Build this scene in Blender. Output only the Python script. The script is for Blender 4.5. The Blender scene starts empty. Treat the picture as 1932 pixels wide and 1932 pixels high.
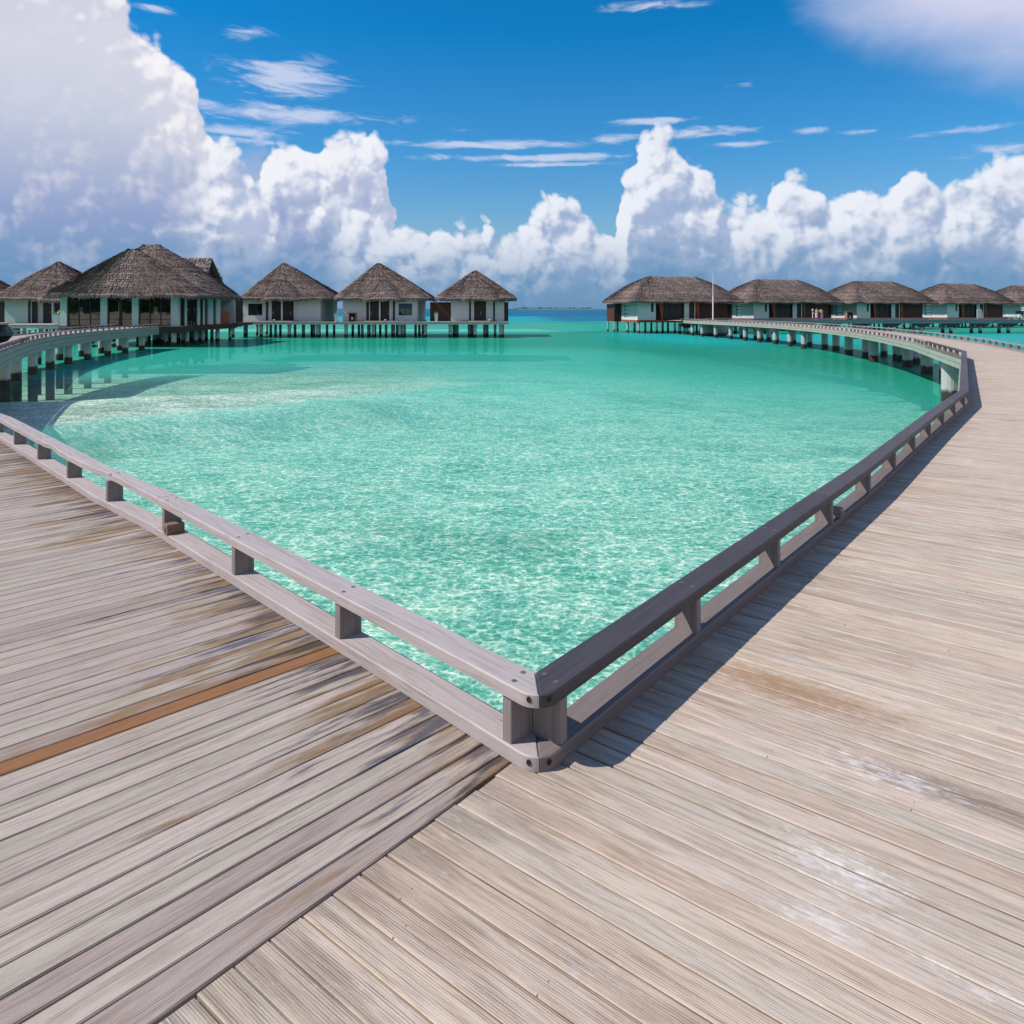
import bpy, math, random
import numpy as np
from math import sin, cos, pi, atan, atan2, sqrt, hypot
from mathutils import Vector
random.seed(7)
SC = bpy.context.scene
COL = SC.collection
R = math.radians

# ------------------------------------------------------------------ camera
F = 1860.0 / 2560.0
cam = bpy.data.objects.new('camera', bpy.data.cameras.new('camera'))
COL.objects.link(cam)
cam.location = (0, 0, 1.6)
cam.rotation_euler = (R(90), 0, 0)
cam.data.sensor_width = 36
cam.data.lens = 36 * F
cam.data.shift_y = -(0.5 - 772 / 2560)
cam.data.clip_end = 60000
cam.data.clip_start = 0.05
SC.camera = cam
SC.view_settings.view_transform = 'Standard'
SC.view_settings.look = 'None'
SC.view_settings.exposure = 0.0
SC.view_settings.gamma = 1.0
SC.view_settings.use_curve_mapping = False
SC.render.engine = 'CYCLES'
SC.cycles.max_bounces = 6
SC.cycles.diffuse_bounces = 2
SC.cycles.glossy_bounces = 2
SC.cycles.transparent_max_bounces = 10
SC.cycles.caustics_reflective = False
SC.cycles.caustics_refractive = False

# ------------------------------------------------------------------ node helpers
class E:
    """a socket with arithmetic"""
    def __init__(s, nt, sock): s.nt, s.s = nt, sock
    def _m(s, op, *a, clamp=False):
        n = s.nt.nodes.new('ShaderNodeMath'); n.operation = op; n.use_clamp = clamp
        for i, v in enumerate((s,) + a):
            if isinstance(v, E): s.nt.links.new(v.s, n.inputs[i])
            else: n.inputs[i].default_value = v
        return E(s.nt, n.outputs[0])
    def __add__(s, o): return s._m('ADD', o)
    __radd__ = __add__
    def __mul__(s, o): return s._m('MULTIPLY', o)
    __rmul__ = __mul__
    def __sub__(s, o): return s._m('SUBTRACT', o)
    def __rsub__(s, o): return const(s.nt, o)._m('SUBTRACT', s)
    def __truediv__(s, o): return s._m('DIVIDE', o)
    def mn(s, o): return s._m('MINIMUM', o)
    def mx(s, o): return s._m('MAXIMUM', o)
    def pw(s, o): return s._m('POWER', o)
    def ab(s): return s._m('ABSOLUTE')
    def sin(s): return s._m('SINE')
    def exp(s): return s._m('EXPONENT')
    def frac(s): return s._m('FRACT')
    def clamp(s): return s._m('ADD', 0.0, clamp=True)
    def ss(s, a, b):
        n = s.nt.nodes.new('ShaderNodeMapRange'); n.interpolation_type = 'SMOOTHSTEP'
        s.nt.links.new(s.s, n.inputs[0])
        flip = a > b
        if flip: a, b = b, a
        n.inputs[1].default_value = a; n.inputs[2].default_value = b
        if flip: n.inputs[3].default_value = 1; n.inputs[4].default_value = 0
        return E(s.nt, n.outputs[0])
def const(nt, v):
    n = nt.nodes.new('ShaderNodeValue'); n.outputs[0].default_value = v
    return E(nt, n.outputs[0])
def lk(nt, v, inp):
    if isinstance(v, E): nt.links.new(v.s, inp)
    elif isinstance(v, (tuple, list)):
        inp.default_value = tuple(v) + (1,) if len(v) == 3 and len(inp.default_value) == 4 else v
    else: inp.default_value = v
def mixc(nt, f, a, b, mode='MIX'):
    n = nt.nodes.new('ShaderNodeMix'); n.data_type = 'RGBA'; n.blend_type = mode; n.clamp_factor = True
    lk(nt, f, n.inputs[0]); lk(nt, a, n.inputs[6]); lk(nt, b, n.inputs[7])
    return E(nt, n.outputs[2])
def comb(nt, x, y, z):
    n = nt.nodes.new('ShaderNodeCombineXYZ')
    lk(nt, x, n.inputs[0]); lk(nt, y, n.inputs[1]); lk(nt, z, n.inputs[2])
    return E(nt, n.outputs[0])
def sep(nt, v):
    n = nt.nodes.new('ShaderNodeSeparateXYZ'); nt.links.new(v.s, n.inputs[0])
    return [E(nt, o) for o in n.outputs]
def vmath(nt, op, a, b):
    n = nt.nodes.new('ShaderNodeVectorMath'); n.operation = op
    lk(nt, a, n.inputs[0]); lk(nt, b, n.inputs[1])
    return E(nt, n.outputs[0])
def noise(nt, vec, scale, detail=3, rough=.5, dist=0, color=False):
    n = nt.nodes.new('ShaderNodeTexNoise')
    nt.links.new(vec.s, n.inputs['Vector'])
    n.inputs['Scale'].default_value = scale; n.inputs['Detail'].default_value = detail
    n.inputs['Roughness'].default_value = rough; n.inputs['Distortion'].default_value = dist
    return E(nt, n.outputs[1 if color else 0])
def voro(nt, vec, scale, detail=0, rough=.5, feature='F1', smooth=None, out=0, dim='2D'):
    n = nt.nodes.new('ShaderNodeTexVoronoi'); n.feature = feature; n.voronoi_dimensions = dim
    nt.links.new(vec.s, n.inputs['Vector'])
    n.inputs['Scale'].default_value = scale
    n.inputs['Detail'].default_value = detail; n.inputs['Roughness'].default_value = rough
    if smooth is not None and feature == 'SMOOTH_F1': n.inputs['Smoothness'].default_value = smooth
    return E(nt, n.outputs[out])
def ramp(nt, f, stops, interp='LINEAR'):
    n = nt.nodes.new('ShaderNodeValToRGB'); nt.links.new(f.s, n.inputs[0])
    cr = n.color_ramp; cr.interpolation = interp
    while len(cr.elements) > 1: cr.elements.remove(cr.elements[0])
    cr.elements[0].position = stops[0][0]; cr.elements[0].color = tuple(stops[0][1]) + (1,)
    for p, c in stops[1:]:
        e = cr.elements.new(p); e.color = tuple(c) + (1,)
    return E(nt, n.outputs[0])
def fcurve(nt, f, pts):
    n = nt.nodes.new('ShaderNodeFloatCurve'); nt.links.new(f.s, n.inputs[1])
    c = n.mapping.curves[0]
    n.mapping.use_clip = True
    c.points[0].location = pts[0]; c.points[1].location = pts[-1]
    for p in pts[1:-1]: c.points.new(*p)
    n.mapping.update()
    return E(nt, n.outputs[0])
def s2l(r, g, b):
    f = lambda c: (c / 255 / 12.92) if c / 255 <= .04045 else ((c / 255 + .055) / 1.055) ** 2.4
    return (f(r), f(g), f(b))

# ------------------------------------------------------------------ sun and sky
SUN_AZ = atan2(-0.988, -0.155)            # direction towards the sun, from +Y clockwise
SUN_EL = R(47.5)
sd = Vector((sin(SUN_AZ) * cos(SUN_EL), cos(SUN_AZ) * cos(SUN_EL), sin(SUN_EL)))
sun = bpy.data.objects.new('sun', bpy.data.lights.new('sun', 'SUN'))
COL.objects.link(sun)
sun.data.energy = 5.0
sun.data.angle = R(0.53)
sun.data.color = (1.0, 0.935, 0.85)
sun.rotation_euler = (-sd).to_track_quat('-Z', 'Y').to_euler()
sun.location = sd * 50

W = bpy.data.worlds.new('World'); SC.world = W; W.use_nodes = True
nt = W.node_tree; nt.nodes.clear()
W.cycles.sampling_method = 'MANUAL'; W.cycles.sample_map_resolution = 256
SKYK = 0.1
sky = nt.nodes.new('ShaderNodeTexSky'); sky.sky_type = 'NISHITA'; sky.sun_disc = False
sky.sun_elevation = SUN_EL; sky.sun_rotation = SUN_AZ
sky.air_density = 1.0; sky.dust_density = 0.3; sky.ozone_density = 2.5
tc = nt.nodes.new('ShaderNodeTexCoord')
D = E(nt, tc.outputs['Generated'])
nrm = nt.nodes.new('ShaderNodeVectorMath'); nrm.operation = 'NORMALIZE'; nt.links.new(D.s, nrm.inputs[0])
D = E(nt, nrm.outputs[0])

def vA(x): return atan((x - 966) / 1404)
def vB(x, y): return (583 - y) / 1404 * cos(vA(x))
HS = 0.62
def curve_pts(pts):
    """photo skyline of a cloud bank -> azimuth / slope curve points"""
    out = []
    for x, y in pts: out.append(((vA(x) + .75) / 1.5, max(0, vB(x, y)) / HS))
    return [(0, out[0][1])] + out + [(1, out[-1][1])]
def skyfn():
    """cloud density and relief as a node group, so that it can be read twice (for relief shading)"""
    g = bpy.data.node_groups.new('cloudfield', 'ShaderNodeTree')
    g.interface.new_socket('D', in_out='INPUT', socket_type='NodeSocketVector')
    for o in ('q1', 'q2', 'q3', 'q4', 'bil', 'soft'):
        g.interface.new_socket(o, in_out='OUTPUT', socket_type='NodeSocketFloat')
    gi = g.nodes.new('NodeGroupInput'); go = g.nodes.new('NodeGroupOutput')
    d = E(g, gi.outputs[0])
    x, y, z = sep(g, d)
    A0 = x._m('ARCTAN2', y)
    B0 = z / ((x * x + y * y)._m('SQRT')).mx(.02)
    w1 = noise(g, d, 9, 2, .5, color=True)
    wx, wy, wz = sep(g, w1)
    w2 = noise(g, d, 34, 2, .5, color=True)
    vx, vy, vz = sep(g, w2)
    A = A0 + (wx - .5) * .07 + (vx - .5) * .022
    B = B0 + (wy - .5) * .05 + (vy - .5) * .018
    fA = (A + .75) / 1.5
    # billows
    dd = comb(g, A0 + (wx - .5) * .03 + (vx - .5) * .022, B0 + (wz - .5) * .03 + (vz - .5) * .022, 0)
    b1 = voro(g, dd, 15); b2 = voro(g, dd, 37); b3 = voro(g, dd, 88)
    n1 = noise(g, d, 80, 4, .6)
    bil = (.45 - b1 * b1 * 1.6) * 1.0 + (.45 - b2 * b2 * 1.6) * .5 + (.45 - b3 * b3 * 1.6) * .27 + (n1 - .5) * .45
    soft = noise(g, d, 12, 4, .5)
    far = [(560, 470), (630, 440), (645, 408), (700, 400), (740, 428), (790, 420), (835, 435), (870, 432), (895, 450), (915, 425),
           (930, 452), (965, 455), (985, 430), (1010, 405), (1060, 372), (1090, 380), (1112, 412), (1150, 425), (1175, 385), (1182, 330),
           (1195, 290), (1212, 258), (1240, 242), (1268, 258), (1290, 290), (1330, 318), (1347, 350), (1362, 384), (1400, 374),
           (1445, 380), (1470, 345), (1500, 333), (1545, 362), (1558, 385), (1600, 365), (1680, 356), (1692, 322), (1740, 312),
           (1785, 338), (1800, 308), (1850, 300), (1932, 303)]
    mid = [(0, 470), (300, 380), (385, 318), (400, 296), (420, 274), (450, 288), (478, 318), (500, 345), (508, 300), (545, 272), (580, 290), (592, 264), (640, 262),
           (690, 262), (718, 280), (738, 312), (750, 345), (757, 420), (762, 575)]
    big = [(0, -160), (150, -110), (205, -40), (228, 10), (246, 52), (290, 72), (302, 112), (332, 128), (362, 148), (378, 180), (392, 235), (430, 330), (520, 470), (620, 570)]
    q1 = (fcurve(g, fA, curve_pts(far)) * HS - B)
    q2 = (fcurve(g, fA, curve_pts(mid)) * HS - B)
    q3 = (fcurve(g, fA, curve_pts(big)) * HS - B)
    haz = [(0, -60), (200, 60), (300, 185), (400, 222), (440, 252), (520, 285), (620, 330), (720, 400), (800, 470), (980, 520), (1300, 440), (1932, 400)]
    q4 = (fcurve(g, fA, curve_pts(haz)) * HS - B0 + (soft - .5) * .12)
    for i, o in enumerate((q1, q2, q3, q4, bil, soft)): g.links.new(o.s, go.inputs[i])
    return g
G = skyfn()
def field(v):
    n = nt.nodes.new('ShaderNodeGroup'); n.node_tree = G; nt.links.new(v.s, n.inputs[0])
    return [E(nt, o) for o in n.outputs]
a1 = field(D)
a2 = field(vmath(nt, 'ADD', D, (-.0085, 0, .011)))
x, y, z = sep(nt, D)
A = x._m('ARCTAN2', y)
B = z / ((x * x + y * y)._m('SQRT')).mx(.02)
K = 1.0 / SKYK
def kc(r, g, b, k=1.0):
    c = s2l(r, g, b); return tuple(v * K * k for v in c)
skc = E(nt, sky.outputs[0])
# deep polarised blue, a little greyer low down
grade = ramp(nt, B / .6, [(0, (.80, .92, 1.0)), (.12, (.72, .90, 1.05)), (.35, (.30, .93, 1.30)), (.62, (.045, .88, 1.36)), (1, (.04, .80, 1.3))])
base = mixc(nt, 1.0, skc, grade, 'MULTIPLY')
def streak(terms, dens, col, base, vec, thr=(.37, .80)):
    """thin clouds: noise gated by soft ellipses given in photo coordinates"""
    tot = None
    for (px, py, rx, ry, k) in terms:
        a0, b0 = vA(px), vB(px, py)
        e = ((A - a0) / (rx / 1404)).pw(2) + ((B - b0) / (ry / 1404)).pw(2)
        t = (e * -1.0).exp() * k
        tot = t if tot is None else tot.mx(t)
    n = noise(nt, vec, 1.0, 6, .62, .6)
    m = (tot * .5 + n * 1.25 - .42)
    f = m.ss(*thr) * tot.ss(.02, .5) * dens
    return mixc(nt, f, base, col)
vs = comb(nt, A * 16 + B * 9, B * 62, .3)
base = streak([(545, 148, 120, 36, 1.05), (570, 120, 60, 20, .8), (460, 62, 55, 18, .62), (520, 214, 230, 20, 1.05), (440, 246, 110, 16, 1), (430, 262, 90, 10, .9), (930, 274, 240, 9, 1.15), (990, 298, 200, 8, 1.1),
               (1060, 311, 150, 5, 1), (1235, 229, 90, 7, .95), (1160, 262, 90, 10, .9), (1340, 248, 100, 12, .9), (1400, 272, 70, 7, .7), (1530, 246, 40, 8, .8),
               (1620, 248, 45, 6, .7), (1395, 160, 40, 7, .55), (1240, 10, 110, 14, .9), (290, 15, 40, 8, .8), (1830, 246, 90, 9, .8), (1900, 280, 80, 12, .6), (880, 245, 60, 7, .5)],
              .85, kc(205, 215, 240), base, vs)
vs2 = comb(nt, A * 7, B * 11, 4.1)
veil = [(1300, -500), (1440, -80), (1480, -25), (1540, 25), (1600, 62), (1680, 98), (1760, 128), (1850, 150), (1932, 160)]
vb = fcurve(nt, (A + .75) / 1.5, [(0, 1.0)] + [((vA(x_) + .75) / 1.5, min(1, vB(x_, y_) / HS)) for x_, y_ in veil] + [(1, vB(1980, 165) / HS)]) * HS
vn = noise(nt, vs2, 1.0, 5, .55, .3)
vf = (B - vb + (vn - .5) * .11).ss(-.035, .085) * B.ss(.95, .6) * A.ss(.25, .36)
base = mixc(nt, vf * .96, base, mixc(nt, (B - vb).ss(0, .16), kc(190, 202, 234), kc(226, 222, 240)))
def relief(i, j=None, k=16.0, kb=.35):
    g1 = a1[4] * kb + (a1[i] * k).mn(1.4)
    g2 = a2[4] * kb + (a2[i] * k).mn(1.4)
    return g1 - g2
bilr = (a1[4] - a2[4]) * 1.0 + a1[4] * .35
# soft grey mass low on the left and behind the banks
lowf = B.ss(.42, .02)
softcol = ramp(nt, B / .45, [(0, kc(92, 140, 184)), (.10, kc(124, 156, 198)), (.25, kc(146, 164, 205)), (.5, kc(197, 204, 223)), (.8, kc(224, 223, 234)), (1, kc(233, 230, 238))])
puffs = (bilr * 1.3 + (a1[5] - .5) * 2.6).ss(.1, 1.25) * B.ss(.0, .2)
softcol = mixc(nt, puffs * (.16 + A.ss(-.35, 0.0) * .42), softcol, mixc(nt, B.ss(0, .3), kc(165, 186, 215), kc(232, 232, 244)))
f4 = (a1[3]).ss(-.005, .075) * A.ss(.75, -.25)._m('MULTIPLY', 1.0)
base = mixc(nt, f4, base, softcol)
def bank(i, base, top, mid, low, thick, gain=1.0, edge=.24, hz=True, bk=.42, kq=16.0, fade=1.0):
    q = a1[i] * kq + a1[4] * bk
    m = q.ss(0, edge)
    L = (relief(i) * 1.15 + .44)                       # sunlit side of each billow
    depth = (a1[i] / thick).clamp()                    # grey towards the flat base
    soft = a1[5]
    dp = (depth - bilr * .35 + (soft - .5) * .5).clamp()
    lit = (L - dp * 1.15 + (soft - .5) * .7 + .03).ss(-.15, .85)
    c = mixc(nt, lit, mid, top)
    lowm = (depth * 1.05 + (soft - .5) * 1.5 - bilr * .5).ss(.3, 1.15)
    c = mixc(nt, lowm, c, low)
    m = m * (depth * -1.0 + 1.0 + B.ss(.0, .06)).clamp() * fade
    return mixc(nt, m, base, c), m
base, m3 = bank(2, base, kc(248, 245, 249), kc(209, 211, 227), softcol, .16, kq=14, edge=.3)
base, m2 = bank(1, base, kc(242, 243, 250), kc(182, 193, 220), softcol, .17, fade=A.ss(vA(300), vA(430)))
base, m1 = bank(0, base, kc(235, 239, 249), kc(166, 183, 214), mixc(nt, puffs * .55, mixc(nt, B.ss(0, .15), kc(104, 148, 190), kc(146, 172, 210)), kc(184, 200, 226)), .21, fade=A.ss(vA(600), vA(670)))
# air near the horizon
base = mixc(nt, B.ss(.12, .0) * .85, base, kc(100, 146, 186))
bg = nt.nodes.new('ShaderNodeBackground'); bg.inputs[1].default_value = SKYK
nt.links.new(base.s, bg.inputs[0])
wo = nt.nodes.new('ShaderNodeOutputWorld'); nt.links.new(bg.outputs[0], wo.inputs[0])

# ------------------------------------------------------------------ object helpers
def link(o, parent=None):
    COL.objects.link(o)
    if parent is not None: o.parent = parent
    return o
def tag(o, label=None, cat=None, group=None, kind=None):
    for k, v in (('label', label), ('category', cat), ('group', group), ('kind', kind)):
        if v: o[k] = v
    return o
def thing(name, label, cat, loc=(0, 0, 0), rz=0, group=None, kind=None):
    o = bpy.data.objects.new(name, None); o.location = loc; o.rotation_euler = (0, 0, rz)
    o.empty_display_size = .2
    link(o); return tag(o, label, cat, group, kind)
class MB:
    def __init__(s, off=(0, 0, 0), rnd=None):
        s.v, s.f, s.uv, s.c = [], [], [], []
        s.off = off; s.rnd = rnd
    def quad(s, pts, uvs=None, c=None):
        i = len(s.v); ox, oy, oz = s.off
        s.v += [(p[0] - ox, p[1] - oy, p[2] - oz) for p in pts]
        s.f.append(tuple(range(i, i + len(pts))))
        s.uv += uvs if uvs else [(p[0], p[1]) for p in pts]
        s.c += [c or s.rnd or (.5, .5, .5)] * len(pts)
    def box(s, x0, x1, y0, y1, z0, z1, c=None, skip=''):
        P = lambda *a: a
        u = lambda a, b: [(a[0], b[0]), (a[1], b[0]), (a[1], b[1]), (a[0], b[1])]
        if 'b' not in skip: s.quad([P(x0, y0, z0), P(x0, y1, z0), P(x1, y1, z0), P(x1, y0, z0)], None, c)
        s.quad([P(x0, y0, z1), P(x1, y0, z1), P(x1, y1, z1), P(x0, y1, z1)], None, c)
        s.quad([P(x0, y0, z0), P(x1, y0, z0), P(x1, y0, z1), P(x0, y0, z1)], u((x0, x1), (z0, z1)), c)
        s.quad([P(x1, y0, z0), P(x1, y1, z0), P(x1, y1, z1), P(x1, y0, z1)], u((y0, y1), (z0, z1)), c)
        s.quad([P(x1, y1, z0), P(x0, y1, z0), P(x0, y1, z1), P(x1, y1, z1)], u((x1, x0), (z0, z1)), c)
        s.quad([P(x0, y1, z0), P(x0, y0, z0), P(x0, y0, z1), P(x0, y1, z1)], u((y1, y0), (z0, z1)), c)
    def slab(s, poly, z0, z1, bev=0.0, ud=(1, 0), uo=(0, 0), c=None, bottom=True, dz=None, v0=0.0):
        """prism over a counter-clockwise plan outline with a chamfered top edge; uv runs along ud in metres"""
        n = len(poly); ux, uy = ud; vx, vy = -uy, ux
        uvf = lambda p: ((p[0] - uo[0]) * ux + (p[1] - uo[1]) * uy, (p[0] - uo[0]) * vx + (p[1] - uo[1]) * vy + v0)
        ins = []
        for i in range(n):
            p, a, b = poly[i], poly[i - 1], poly[(i + 1) % n]
            d1 = (p[0] - a[0], p[1] - a[1]); d2 = (b[0] - p[0], b[1] - p[1])
            l1 = hypot(*d1) or 1e-6; l2 = hypot(*d2) or 1e-6
            n1 = (-d1[1] / l1, d1[0] / l1); n2 = (-d2[1] / l2, d2[0] / l2)
            m = (n1[0] + n2[0], n1[1] + n2[1]); mm = (m[0] ** 2 + m[1] ** 2) or 1e-6
            k = 2 * bev / mm; k = min(k, 3 * bev)
            ins.append((p[0] + m[0] * k, p[1] + m[1] * k))
        zt = [z1 + (dz[i] if dz else 0) for i in range(n)]
        if bev > 0:
            s.quad([(*ins[i], zt[i]) for i in range(n)], [uvf(q) for q in ins], c)
            for i in range(n):
                j = (i + 1) % n
                s.quad([(*poly[i], zt[i] - bev), (*poly[j], zt[j] - bev), (*ins[j], zt[j]), (*ins[i], zt[i])],
                       [uvf(poly[i]), uvf(poly[j]), uvf(ins[j]), uvf(ins[i])], c)
        else: s.quad([(*poly[i], zt[i]) for i in range(n)], [uvf(q) for q in poly], c)
        for i in range(n):
            j = (i + 1) % n
            ui, uj = uvf(poly[i]), uvf(poly[j]); h = z1 - bev - z0
            sl = abs(ui[0] - uj[0]) > abs(ui[1] - uj[1])
            if sl: q = [(ui[0], ui[1] - h), (uj[0], uj[1] - h), uj, ui]
            else: q = [(ui[0] - h, ui[1]), (uj[0] - h, uj[1]), uj, ui]
            s.quad([(*poly[i], z0), (*poly[j], z0), (*poly[j], zt[j] - bev), (*poly[i], zt[i] - bev)], q, c)
        if bottom: s.quad([(*p, z0) for p in reversed(poly)], [uvf(p) for p in reversed(poly)], c)
    def lathe(s, cx, cy, prof, n=16, c=None, cap=True, sx=1, sy=1, rot=0, ph=0):
        """prof: list of (r, z)"""
        ring = lambda r, z: [(cx + sx * r * cos(2 * pi * k / n + ph), cy + sy * r * sin(2 * pi * k / n + ph), z) for k in range(n)]
        rs = [ring(r, z) for r, z in prof]; L = 0
        for a in range(len(rs) - 1):
            h = hypot(prof[a + 1][0] - prof[a][0], prof[a + 1][1] - prof[a][1])
            for k in range(n):
                j = (k + 1) % n; w = 2 * pi * max(prof[a][0], .01) / n
                s.quad([rs[a][k], rs[a][j], rs[a + 1][j], rs[a + 1][k]], [(w * k, L), (w * k + w, L), (w * k + w, L + h), (w * k, L + h)], c)
            L += h
        if cap:
            s.quad(rs[-1], None, c); s.quad(rs[0][::-1], None, c)
    def tube(s, p, q, r0, r1=None, n=8, c=None):
        p, q = Vector(p), Vector(q); r1 = r0 if r1 is None else r1
        d = (q - p).normalized(); a = d.orthogonal().normalized(); b = d.cross(a)
        A_ = [p + (a * cos(2 * pi * k / n) + b * sin(2 * pi * k / n)) * r0 for k in range(n)]
        B_ = [q + (a * cos(2 * pi * k / n) + b * sin(2 * pi * k / n)) * r1 for k in range(n)]
        L = (q - p).length
        for k in range(n):
            j = (k + 1) % n
            s.quad([A_[k], A_[j], B_[j], B_[k]], [(0, k * .02), (0, k * .02 + .02), (L, k * .02 + .02), (L, k * .02)], c)
        s.quad(A_[::-1], None, c); s.quad(B_, None, c)
    def mesh(s, name, mat, smooth=False, weld=False):
        m = bpy.data.meshes.new(name)
        m.from_pydata(s.v, [], s.f)
        u = m.uv_layers.new(name='UVMap')
        u.data.foreach_set('uv', np.array(s.uv, dtype=np.float32).ravel())
        ca = m.attributes.new('rnd', 'FLOAT_COLOR', 'CORNER')
        ca.data.foreach_set('color', np.array([(*c, 1) for c in s.c], dtype=np.float32).ravel())
        m.materials.append(mat)
        if smooth: m.polygons.foreach_set('use_smooth', [True] * len(m.polygons))
        if weld:
            import bmesh
            b = bmesh.new(); b.from_mesh(m); bmesh.ops.remove_doubles(b, verts=b.verts, dist=1e-4); b.to_mesh(m); b.free()
        m.update()
        return m
    def build(s, name, mat, parent=None, smooth=False, weld=False, kind=None, label=None):
        o = bpy.data.objects.new(name, s.mesh(name, mat, smooth, weld))
        link(o, parent)
        if kind: o['kind'] = kind
        if label: o['label'] = label
        return o
def copy_tree(o, parent=None):
    c = o.copy(); COL.objects.link(c); c.parent = parent
    for ch in list(o.children): copy_tree(ch, c)
    return c
def rc(): return (random.random(), random.random(), random.random())

# ------------------------------------------------------------------ materials
def newmat(name):
    m = bpy.data.materials.new(name); m.use_nodes = True
    t = m.node_tree; t.nodes.clear()
    p = t.nodes.new('ShaderNodeBsdfPrincipled'); o = t.nodes.new('ShaderNodeOutputMaterial')
    t.links.new(p.outputs[0], o.inputs[0])
    return m, t, p
def uvw(t):
    n = t.nodes.new('ShaderNodeUVMap'); n.uv_map = 'UVMap'
    return E(t, n.outputs[0])
def rndc(t):
    n = t.nodes.new('ShaderNodeAttribute'); n.attribute_name = 'rnd'
    return sep(t, E(t, n.outputs['Vector']))
def posn(t):
    n = t.nodes.new('ShaderNodeNewGeometry'); return E(t, n.outputs['Position'])
def bump(t, p, h, dist, strength=1.0):
    n = t.nodes.new('ShaderNodeBump'); lk(t, h, n.inputs['Height']); n.inputs['Distance'].default_value = dist
    n.inputs['Strength'].default_value = strength
    t.links.new(n.outputs[0], p.inputs['Normal']); return n
def flat(name, col, rough=.6, var=.12, scale=6.0, metal=0.0, bmp=0.0, spec=.5):
    m, t, p = newmat(name)
    v = posn(t)
    n = noise(t, v, scale, 4, .6)
    c = mixc(t, n, tuple(a * (1 - var) for a in col), tuple(min(1, a * (1 + var)) for a in col))
    t.links.new(c.s, p.inputs['Base Color'])
    p.inputs['Roughness'].default_value = rough; p.inputs['Metallic'].default_value = metal
    p.inputs['Specular IOR Level'].default_value = spec
    if bmp: bump(t, p, n, bmp)
    return m
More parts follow.
